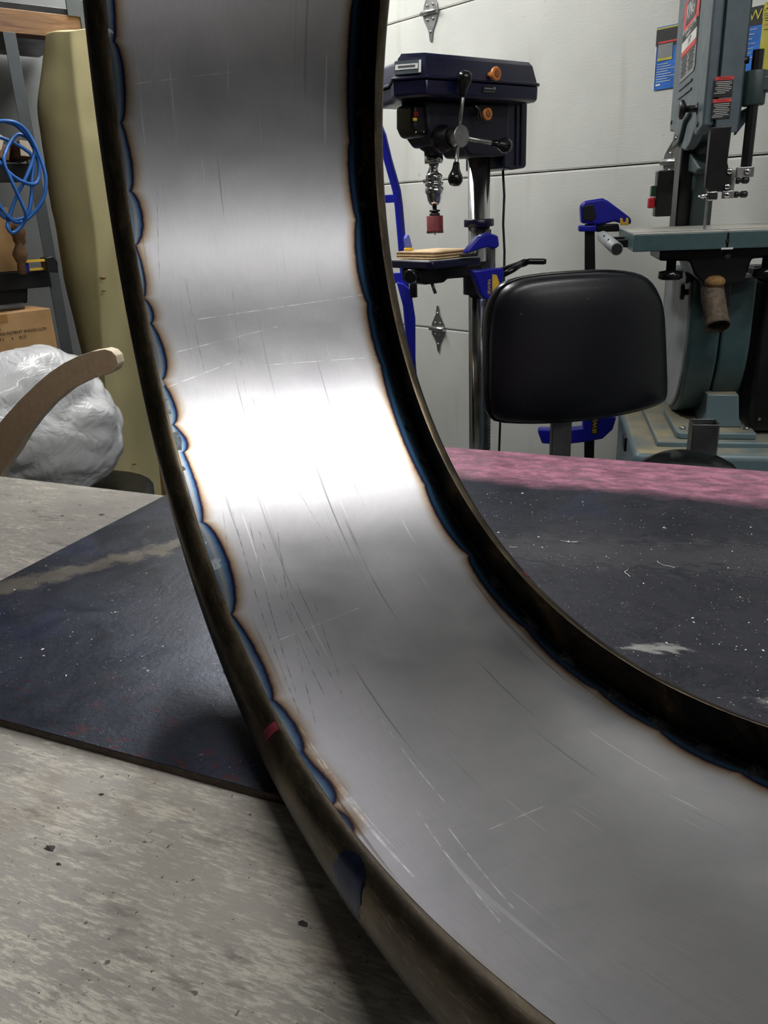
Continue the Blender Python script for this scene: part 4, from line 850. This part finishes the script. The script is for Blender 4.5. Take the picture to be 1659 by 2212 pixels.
lj = prp([(1161, 930), (1164, 924), (1212, 926), (1258, 922), (1258, 900), (1285, 896), (1330, 898), (1322, 925), (1300, 945), (1262, 952), (1212, 958), (1170, 955)], -.016, .016, 'trigger_grip', 'cobalt_plastic', t, .004)
prp([(1276, 895), (1288, 895), (1288, 934), (1276, 934)], -.0175, -.0155, 'label_strip', 'blackprint', lj, .0005)
q = pc(1287, 932); text('lettering', 'IRWIN', .016, 'yellow', lj, Vector((q[0], -.0185, q[1])), basis((0, 0, 1), (-1, 0, 0)), .0003)

# ------------------------------------------------------------------ shop chair with a black padded backrest
YAW = R(14); CC = at(1255, 760, 1.46); t = thing('shop_chair', 'black vinyl shop chair with a wide padded backrest behind the bench', 'chair', (CC.x, CC.y, 0), YAW)
NRM = Vector((math.sin(YAW), -math.cos(YAW), 0))
def pch(px, py):
    p = on_plane(px, py, CC, NRM); q = Matrix.Rotation(-YAW, 3, 'Z') @ (p-Vector((CC.x, CC.y, 0))); return (q.x, q.z)
ol = [(1080, 915), (1065, 902), (1060, 870), (1060, 800), (1061, 740), (1064, 690), (1072, 650), (1090, 620), (1120, 603), (1160, 595), (1205, 590), (1250, 587), (1300, 585), (1345, 587), (1385, 594), (1412, 608), (1432, 634), (1442, 670), (1446, 720), (1449, 780), (1452, 840), (1450, 865), (1440, 876), (1400, 887), (1350, 896), (1300, 903), (1250, 909), (1200, 913), (1140, 916)]
O2 = [pch(*p) for p in ol]
def smooth2(P_, it=1):
    for _ in range(it):
        Q = []
        for i in range(len(P_)): a, c = P_[i], P_[(i+1) % len(P_)]; Q += [(a[0]*.75+c[0]*.25, a[1]*.75+c[1]*.25), (a[0]*.25+c[0]*.75, a[1]*.25+c[1]*.75)]
        P_ = Q
    return P_
O2 = smooth2(O2, 1); cx_ = sum(p[0] for p in O2)/len(O2); cz_ = sum(p[1] for p in O2)/len(O2)
def cushion(rings, curve=.55):
    b = MB(); n = len(O2); vs = []
    for k_, y_ in rings:
        for p in O2:
            x, z = cx_+(p[0]-cx_)*k_, cz_+(p[1]-cz_)*k_; vs.append((x, y_ + curve*(x-cx_)**2, z))
    fs = [(i*n+k, i*n+(k+1) % n, (i+1)*n+(k+1) % n, (i+1)*n+k) for i in range(len(rings)-1) for k in range(n)] + [tuple((len(rings)-1)*n+k for k in range(n)), tuple(range(n))[::-1]]
    b.add(vs, fs, True); return b
cu = cushion([(.97, .022), (.985, .006), (.985, -.004), (.955, -.016), (.90, -.022), (.78, -.027), (.55, -.030), (.25, -.031), (.05, -.031)]).build('backrest', 'vinyl', t)
cushion([(.90, .032), (.985, .030), (1.0, .022), (1.0, .010), (.985, .006)]).build('backrest_shell', 'gloss', t)
MB().tube([(cx_+(p[0]-cx_)*.993, .004+.55*(p[0]-cx_)**2, cz_+(p[1]-cz_)*.993) for p in O2], .0035, 8, closed=True).build('piping', 'gloss', cu)
q0, q1 = pch(1213, 950), pch(1256, 950); b = MB(); b.box(((q0[0]+q1[0])/2, .045, .74), (q1[0]-q0[0], .012, .32)); b.build('back_post', 'dullsteel', t, .002)
sx_ = (q0[0]+q1[0])/2
sx_ -= .07; b = MB(); b.lathe((sx_, -.13, .52), (0, 0, 1), [(.13, 0), (.15, .015), (.15, .045), (.13, .06), (.02, .066)], 32); b.build('seat', 'vinyl', t)
b = MB(); b.cyl((sx_, -.13, .12), (sx_, -.13, .52), .025); b.build('pedestal', 'blackpaint', t)
b = MB(); b.tube([(sx_, -.1, .512), (sx_+.04, .0, .512), (sx_+.07, .045, .60)], .014, 8); b.build('back_bracket', 'dullsteel', t)
for k in range(5): a = k*2*PI/5; MB().tube([(sx_, -.13, .12), (sx_+.13*math.cos(a), -.13+.13*math.sin(a), .02)], [.02, .014], 10).build('leg', 'blackpaint', t)

# round stool top and steel tube behind the bench edge
SP = at(1487, 985, 1.22); t = thing('round_stool', 'round black stool whose domed top just shows over the bench edge', 'stool', (SP.x, SP.y, 0))
zt = SP.z; b = MB(); b.lathe((0, 0, zt-.06), (0, 0, 1), [(.07, 0), (.085, .01), (.083, .03), (.07, .046), (.05, .0565), (.025, .0605), (.001, .062)], 40); b.build('seat', 'gloss', t)
for k in range(4): a = k*PI/2+.4; MB().tube([(.05*math.cos(a), .05*math.sin(a), zt-.06), (.09*math.cos(a), .09*math.sin(a), .01)], .012, 10).build('leg', 'blackpaint', t)
A = at(1490, 915, 1.46); B_ = at(1548, 915, 1.46); w_ = (B_.x-A.x); t = thing('steel_box_tube', 'open ended dull steel box tube standing upright by the saw cabinet', 'steel tube', ((A.x+B_.x)/2, 1.455, 0), R(-12))
zt = at(1520, 911, 1.455).z
for i, (x_, y_, sx2, sy2) in enumerate(((0, -w_*.42, w_*.88, .003), (0, w_*.42, w_*.88, .003), (-w_*.44, 0, .003, w_*.84), (w_*.44, 0, .003, w_*.84))):
    b = MB(); b.box((x_, y_, zt/2), (sx2, sy2, zt)); b.build('tube_wall', 'dullsteel', t, .0008)

# ------------------------------------------------------------------ left side: shelf unit along the left wall (room axes)
su = thing('shelf_unit', 'grey steel shelving unit with black shelves along the left wall', 'shelf', (0, 0, 0), ROOMROT)
for m_ in (.815, -.25):
    for d_ in (2.31, 2.80):
        b = MB(); b.box((m_, d_, .85), (.030, .003, 1.70)); b.box((m_+.0145, d_+.015, .85), (.003, .03, 1.70)); b.build('post', 'shelfgrey', su, .0005)
for z in (1.39, 1.125, .868, .45, .12):
    b = MB(); b.box((.27, 2.545, z), (1.07, .47, .02)); b.box((.27, 2.308, z-.012), (1.07, .004, .045)); b.build('shelf_board', 'blackpaint', su, .001)
b = MB(); b.box((.27, 2.35, 1.55), (1.0, .02, .012), ry=R(14)); b.build('brace', 'shelfgrey', su)
# storage bin + panels in the dim upper bay
def rthing(name, label, cat, m, d, z, rz=0, group=None): return thing(name, label, cat, tuple(room(m, d, z)), ROOMROT+rz, group)
for k, (m_, d_, z_, rz_, rx_, L_, lb_) in enumerate(((0.705, 2.22, 1.447, .25, .5, .22, 'pale square wood block end left on the top shelf'), (.775, 2.215, 1.428, -.15, .1, .22, 'pale square wood block end at the shelf corner'), (.742, 2.30, 1.428, .1, .3, .2, 'brown wood block lying between two pale block ends'))):
    t = rthing('wood_block', lb_, 'wood block', m_, d_, z_, rz_, 'wood blocks on the top shelf')
    b = MB(); b.box((0, L_/2, 0), (.036, L_, .036), ry=rx_); b.build('block', 'pine', t, .002)
    if k < 2: b = MB(); b.box((0, -.0012, 0), (.0355, .003, .0355), ry=rx_); b.build('end_grain', 'pale_wood', t, .001)
# blue cord: hanging loops
def loop(pts, r=.0048):
    pts = [(onroom(px, py, 2.15)[0], dd, onroom(px, py, 2.15)[1]) for px, py, dd in pts]; q = []
    n = len(pts)
    for i in range(n):      # catmull-rom
        p0, p1, p2, p3 = [Vector(pts[(i+k-1) % n]) for k in range(4)]
        for tt in (0, .2, .4, .6, .8): q.append(.5*((2*p1)+(-p0+p2)*tt+(2*p0-5*p1+4*p2-p3)*tt*tt+(-p0+3*p1-3*p2+p3)*tt**3))
    return q
t = thing('blue_cord', 'bright blue cord coiled in hanging loops from the top shelf', 'cord', (0, 0, 0), ROOMROT)
for pts in ([(-20, 270, 2.14), (20, 265, 2.13), (55, 285, 2.14), (78, 335, 2.13), (90, 390, 2.12), (80, 440, 2.12), (45, 478, 2.13), (10, 470, 2.12), (-30, 400, 2.13), (-40, 320, 2.14)],
            [(-10, 262, 2.16), (30, 268, 2.15), (62, 300, 2.15), (82, 345, 2.15), (82, 378, 2.14), (70, 398, 2.13), (45, 396, 2.12), (15, 378, 2.12), (-15, 340, 2.13), (-30, 290, 2.15)],
            [(0, 342, 2.12), (12, 390, 2.11), (35, 440, 2.11), (44, 465, 2.11), (40, 485, 2.12), (20, 503, 2.12), (8, 492, 2.12), (14, 470, 2.13), (30, 425, 2.13), (50, 385, 2.13), (68, 345, 2.14), (72, 310, 2.15), (40, 290, 2.16)],
            [(-30, 300, 2.15), (64, 330, 2.15), (66, 390, 2.14), (60, 440, 2.13), (50, 468, 2.13), (20, 474, 2.13), (-10, 450, 2.13)]):
    MB().tube(loop(pts), .0044, 8, closed=True).build('cord_loop', 'blueplastic', t)
# cardboard cartons
def carton(name, label, m, d, z, L_, D_, H_, rz, tape=True):
    t = rthing(name, label, 'carton', m, d, z, rz); b = MB()
    b.box((-L_/2, D_/2, H_/2), (L_, D_, H_)); bx = b.build('carton_body', 'card', t, .002)
    if tape:
        for (u, v, w1, h1) in ((-.45*L_, .22*H_, .035, .055), (-.75*L_, .03*H_+.006, .05, .012), (-.42*L_, .93*H_, .03, .018)): MB().box((u, -.0006, v), (w1, .001, h1)).build('tape', 'tape', bx)
    return t, bx
mR, zB = onroom(131, 786, 2.15); mL, zT = onroom(0, 672, 2.15)
t, bx = carton('cardboard_carton', 'printed brown cardboard carton on the shelf below the hanging cord', mR, 2.15, .879, .30, .32, zT-.885, R(3))
RF = basis((1, 0, 0), (0, 0, 1)); H_ = zT-.885
text('printing', 'MEASUREMENT 40X35X15CM', .0105, 'blackprint', bx, Vector((-.150, -.0012, H_-.052)), RF, .0002, sx=.95)
text('printing', "QTY:     4     PCS", .0105, 'blackprint', bx, Vector((-.150, -.0012, H_-.066)), RF, .0002)
text('printing', 'G.W.', .0100, 'blackprint', bx, Vector((-.152, -.0012, H_-.030)), RF, .0002); text('printing', 'N.W.', .0100, 'blackprint', bx, Vector((-.152, -.0012, H_-.041)), RF, .0002)
t, bx = carton('cardboard_carton', 'dark brown carton behind the wooden spindles on the middle shelf', onroom(58, 590, 2.28)[0], 2.33, 1.136, .26, .28, .16, 0, False)
# bundle of turned wooden spindles tied under the cord
for k, (x0, y0, x1, y1, r_, lb_) in enumerate(((28, 480, 42, 588, .016, 'carved wooden spindle just below the blue cord'), (44, 505, 54, 592, .014, 'middle carved wooden spindle in the bundle'), (52, 508, 72, 585, .012, 'reddish carved wooden spindle at the right of the bundle'))):
    a = onroom(x0, y0, 2.20); c = onroom(x1, y1, 2.20); A_, B2 = Vector((a[0], 2.17+k*.04, a[1])), Vector((c[0], 2.18+k*.04, c[1])); L_ = (B2-A_).length
    prof = [(r_*.6, 0)] + [(r_*(.85+.3*math.sin(i*1.3+k)), L_*(i+1)/11) for i in range(9)] + [(r_*.7, L_)]
    t = thing('wooden_spindle', lb_, 'spindle', tuple(Matrix.Rotation(ROOMROT, 3, 'Z') @ B2), ROOMROT, 'wooden spindles under the cord')
    MB().lathe(A_-B2, (B2-A_), prof, 12).build('spindle_body', 'copper' if k == 2 else 'pine', t)
# clamp with yellow bar and black end, black bins, rods
a, c = onroom(72, 566, 2.2), onroom(118, 577, 2.2)
t = rthing('yellow_bar_clamp', 'yellow barred clamp with black end lying at the shelf edge', 'clamp', c[0], 2.24, 1.137)
L_ = c[0]-a[0]+.02
b = MB(); b.box((-L_/2, 0, .026), (L_, .012, .006)); b.build('upper_bar', 'yellow', t); b = MB(); b.box((-L_*.35, .02, .004), (L_*.7, .012, .006)); b.build('lower_bar', 'yellow', t)
b = MB(); b.prism([(-.01, -.004), (.018, -.008), (.022, .02), (.012, .034), (-.01, .032)], -.01, .03, 'Y'); b.build('clamp_end', 'blackpaint', t, .002)
b = MB(); b.box((-L_*.82, .02, .012), (.02, .03, .03)); b.build('blue_grip', 'cobalt_plastic', t, .003)
t = rthing('black_bin', 'black plastic bin above the printed carton', 'bin', .74, 2.33, 1.052, 0)
b = MB(); b.prism([(-.34, 0), (0, 0), (.012, .055), (-.35, .055)], 0, .3, 'Y'); b.build('bin_body', 'blackpaint', t, .004); b = MB(); b.box((-.17, .002, .052), (.365, .012, .008)); b.build('bin_rim', 'gloss', t, .002)
a, c = onroom(-20, 662, 2.2), onroom(51, 661, 2.2)
t = rthing('grey_pipe', 'short grey pipe lying on top of the printed carton', 'pipe', c[0], 2.2, c[1]); b = MB(); b.lathe((-.18, 0, 0), (1, 0, .0), [(.009, 0), (.009, .18), (.005, .1802), (.005, .15)], 16); b.build('pipe_body', 'dullsteel', t)
# ------------------------------------------------------------------ foam slab leaning by the wall
Ls = [(77, 96), (79, 94), (84, 93), (180, 72), (250, 62), (330, 82), (450, 98), (560, 118), (700, 150), (800, 178), (930, 205), (1055, 222)]
Es = [(66, 150), (68, 151), (73, 151), (180, 160), (250, 170), (330, 180), (450, 198), (560, 211), (700, 219), (800, 224), (930, 235), (1055, 236)]
Rs = [(22, 420), (24, 420), (29, 420), (180, 410), (250, 405), (330, 400), (450, 390), (560, 380), (700, 355), (800, 340), (930, 322), (1055, 328)]
FO = at(230, 900, 2.35); t = thing('foam_slab', 'tall yellowed foam slab leaning on end beside the shelves', 'foam', (FO.x, FO.y, 0)); FO0 = Vector((FO.x, FO.y, 0))
rows = []
for (ly, lx), (ey, ex), (ry_, rx_) in zip(Ls, Es, Rs):
    l = at(lx, ly, 2.40)-FO0; e_ = at(ex, ey, 2.27)-FO0; r_ = at(rx_, ry_, 2.42)-FO0; m1 = (l*.55+e_*.45)+Vector((-.006, -.03, 0)); m2 = l*.08+e_*.92; m3 = e_*.93+r_*.07; m4 = (e_+r_)/2
    bk = [r_+Vector((.02, .10, 0)), e_+Vector((.02, .14, 0)), l+Vector((.04, .09, 0))]
    rows.append([l, m1, m2, e_, m3, m4, r_]+bk)
last = rows[-1]; rows.append([Vector((p.x, p.y, .0)) for p in last])
b = MB(); n = len(rows[0]); b.add([p for r_ in rows for p in r_], [(i*n+k, i*n+(k+1) % n, (i+1)*n+(k+1) % n, (i+1)*n+k) for i in range(len(rows)-1) for k in range(n)] + [tuple(range(n)), tuple((len(rows)-1)*n+k for k in range(n))[::-1]], True)
fo = b.build('foam_body', 'foam', t); sd_ = fo.modifiers.new('sub', 'SUBSURF'); sd_.levels = 2; sd_.render_levels = 2
tx_ = bpy.data.textures.new('lumps', 'CLOUDS'); tx_.noise_scale = .14; dm = fo.modifiers.new('lumps', 'DISPLACE'); dm.texture = tx_; dm.strength = .012; dm.mid_level = .5
for k in [e2 for e2 in fo.data.edges if False]: pass
def dimple(px, py, Y, r_): p = at(px, py, Y)-FO0; b = MB(); b.sphere((p.x, p.y, p.z), r_, (1.6, .5, .8), 12, 6); b.build('dimple', 'brownfiber', t)
for dd_ in ((222, 600, 2.262, .006), (224, 628, 2.262, .004), (240, 918, 2.262, .008), (240, 943, 2.262, .004), (290, 1002, 2.33, .005)): dimple(*dd_)
q = at(335, 960, 2.5); t = thing('brown_board', 'narrow brown board standing behind the foam slab', 'board', (q.x-.05, q.y+.10, 0), R(-5)); b = MB(); b.box((0, 0, .40), (.16, .012, .80)); b.build('board_sheet', 'brownfiber', t, .001)
# ------------------------------------------------------------------ plastic bag on a black tub
q = onroom(85, 940, 1.9); t = rthing('plastic_bag', 'crumpled translucent plastic bag below the printed carton', 'bag', q[0], 1.9, .645)
bm = bmesh.new(); bmesh.ops.create_icosphere(bm, subdivisions=5, radius=1)
from mathutils import noise as NZ
for v in bm.verts:
    c = v.co.copy(); f = 1+.16*NZ.noise(c*1.4)+.13*abs(NZ.noise(c*2.3+Vector((4, 1, 2))))-.03*abs(NZ.noise(c*7.5)); v.co = Vector((c.x*.205*f, c.y*.13*f, c.z*.165*f+.165))
    if c.z > .75: v.co.z += .05*(c.z-.75)
me = bpy.data.meshes.new('bag_body'); bm.to_mesh(me); bm.free(); me.polygons.foreach_set('use_smooth', [True]*len(me.polygons)); me.materials.append(M['bag']); o = bpy.data.objects.new('bag_body', me); COL.objects.link(o); o.parent = t
t = rthing('black_tub', 'black tub on the floor under the plastic bag', 'tub', q[0]+.03, 1.9, 0); b = MB(); b.lathe((0, 0, 0), (0, 0, 1), [(.17, 0), (.20, .60), (.21, .61), (.21, .63), (.19, .63)], 28); b.build('tub_body', 'blackpaint', t)
q = onroom(60, 850, 2.05); t = rthing('dark_pouch', 'dark grey pouch wedged between the carton and the plastic bag', 'pouch', q[0], 2.08, .845); MB().sphere((0, 0, .03), .07, (1.2, .7, .75)).build('pouch_body', 'black', t)
# ------------------------------------------------------------------ curved hardboard template standing behind the bench
TC = at(130, 850, 1.42); YT = R(-12); t = thing('curved_template', 'curved brown hardboard template with rounded tip behind the bench', 'template', (TC.x, TC.y, 0), YT)
NT_ = Vector((math.sin(YT), -math.cos(YT), 0))
def ptm(px, py): p = on_plane(px, py, TC, NT_); q = Matrix.Rotation(-YT, 3, 'Z') @ (p-Vector((TC.x, TC.y, 0))); return (q.x, q.z)
outer = [(262, 782), (258, 766), (248, 756), (234, 752), (205, 757), (175, 767), (145, 782), (115, 802), (85, 828), (50, 862), (20, 895), (0, 920)]
inner = [(3, 1034), (18, 1008), (42, 975), (62, 940), (88, 905), (120, 870), (160, 838), (205, 816), (240, 806), (255, 798)]
o2 = [ptm(*p) for p in outer]; i2 = [ptm(*p) for p in inner]
o2 += [(o2[-1][0]-.06, o2[-1][1]-.14), (o2[-1][0]-.09, o2[-1][1]-.45), (o2[-1][0]-.09, .0)]; i2 = [(i2[0][0]-.06, .0), (i2[0][0]-.06, i2[0][1]-.35), (i2[0][0]-.045, i2[0][1]-.12)]+i2
b = MB(); b.prism(o2+i2, -.012, .012, 'Y'); o = b.build('board', ['mdf', 'mdfedge'], t, .0008)
for p in o.data.polygons:
    if abs(p.normal.y) < .5: p.material_index = 1
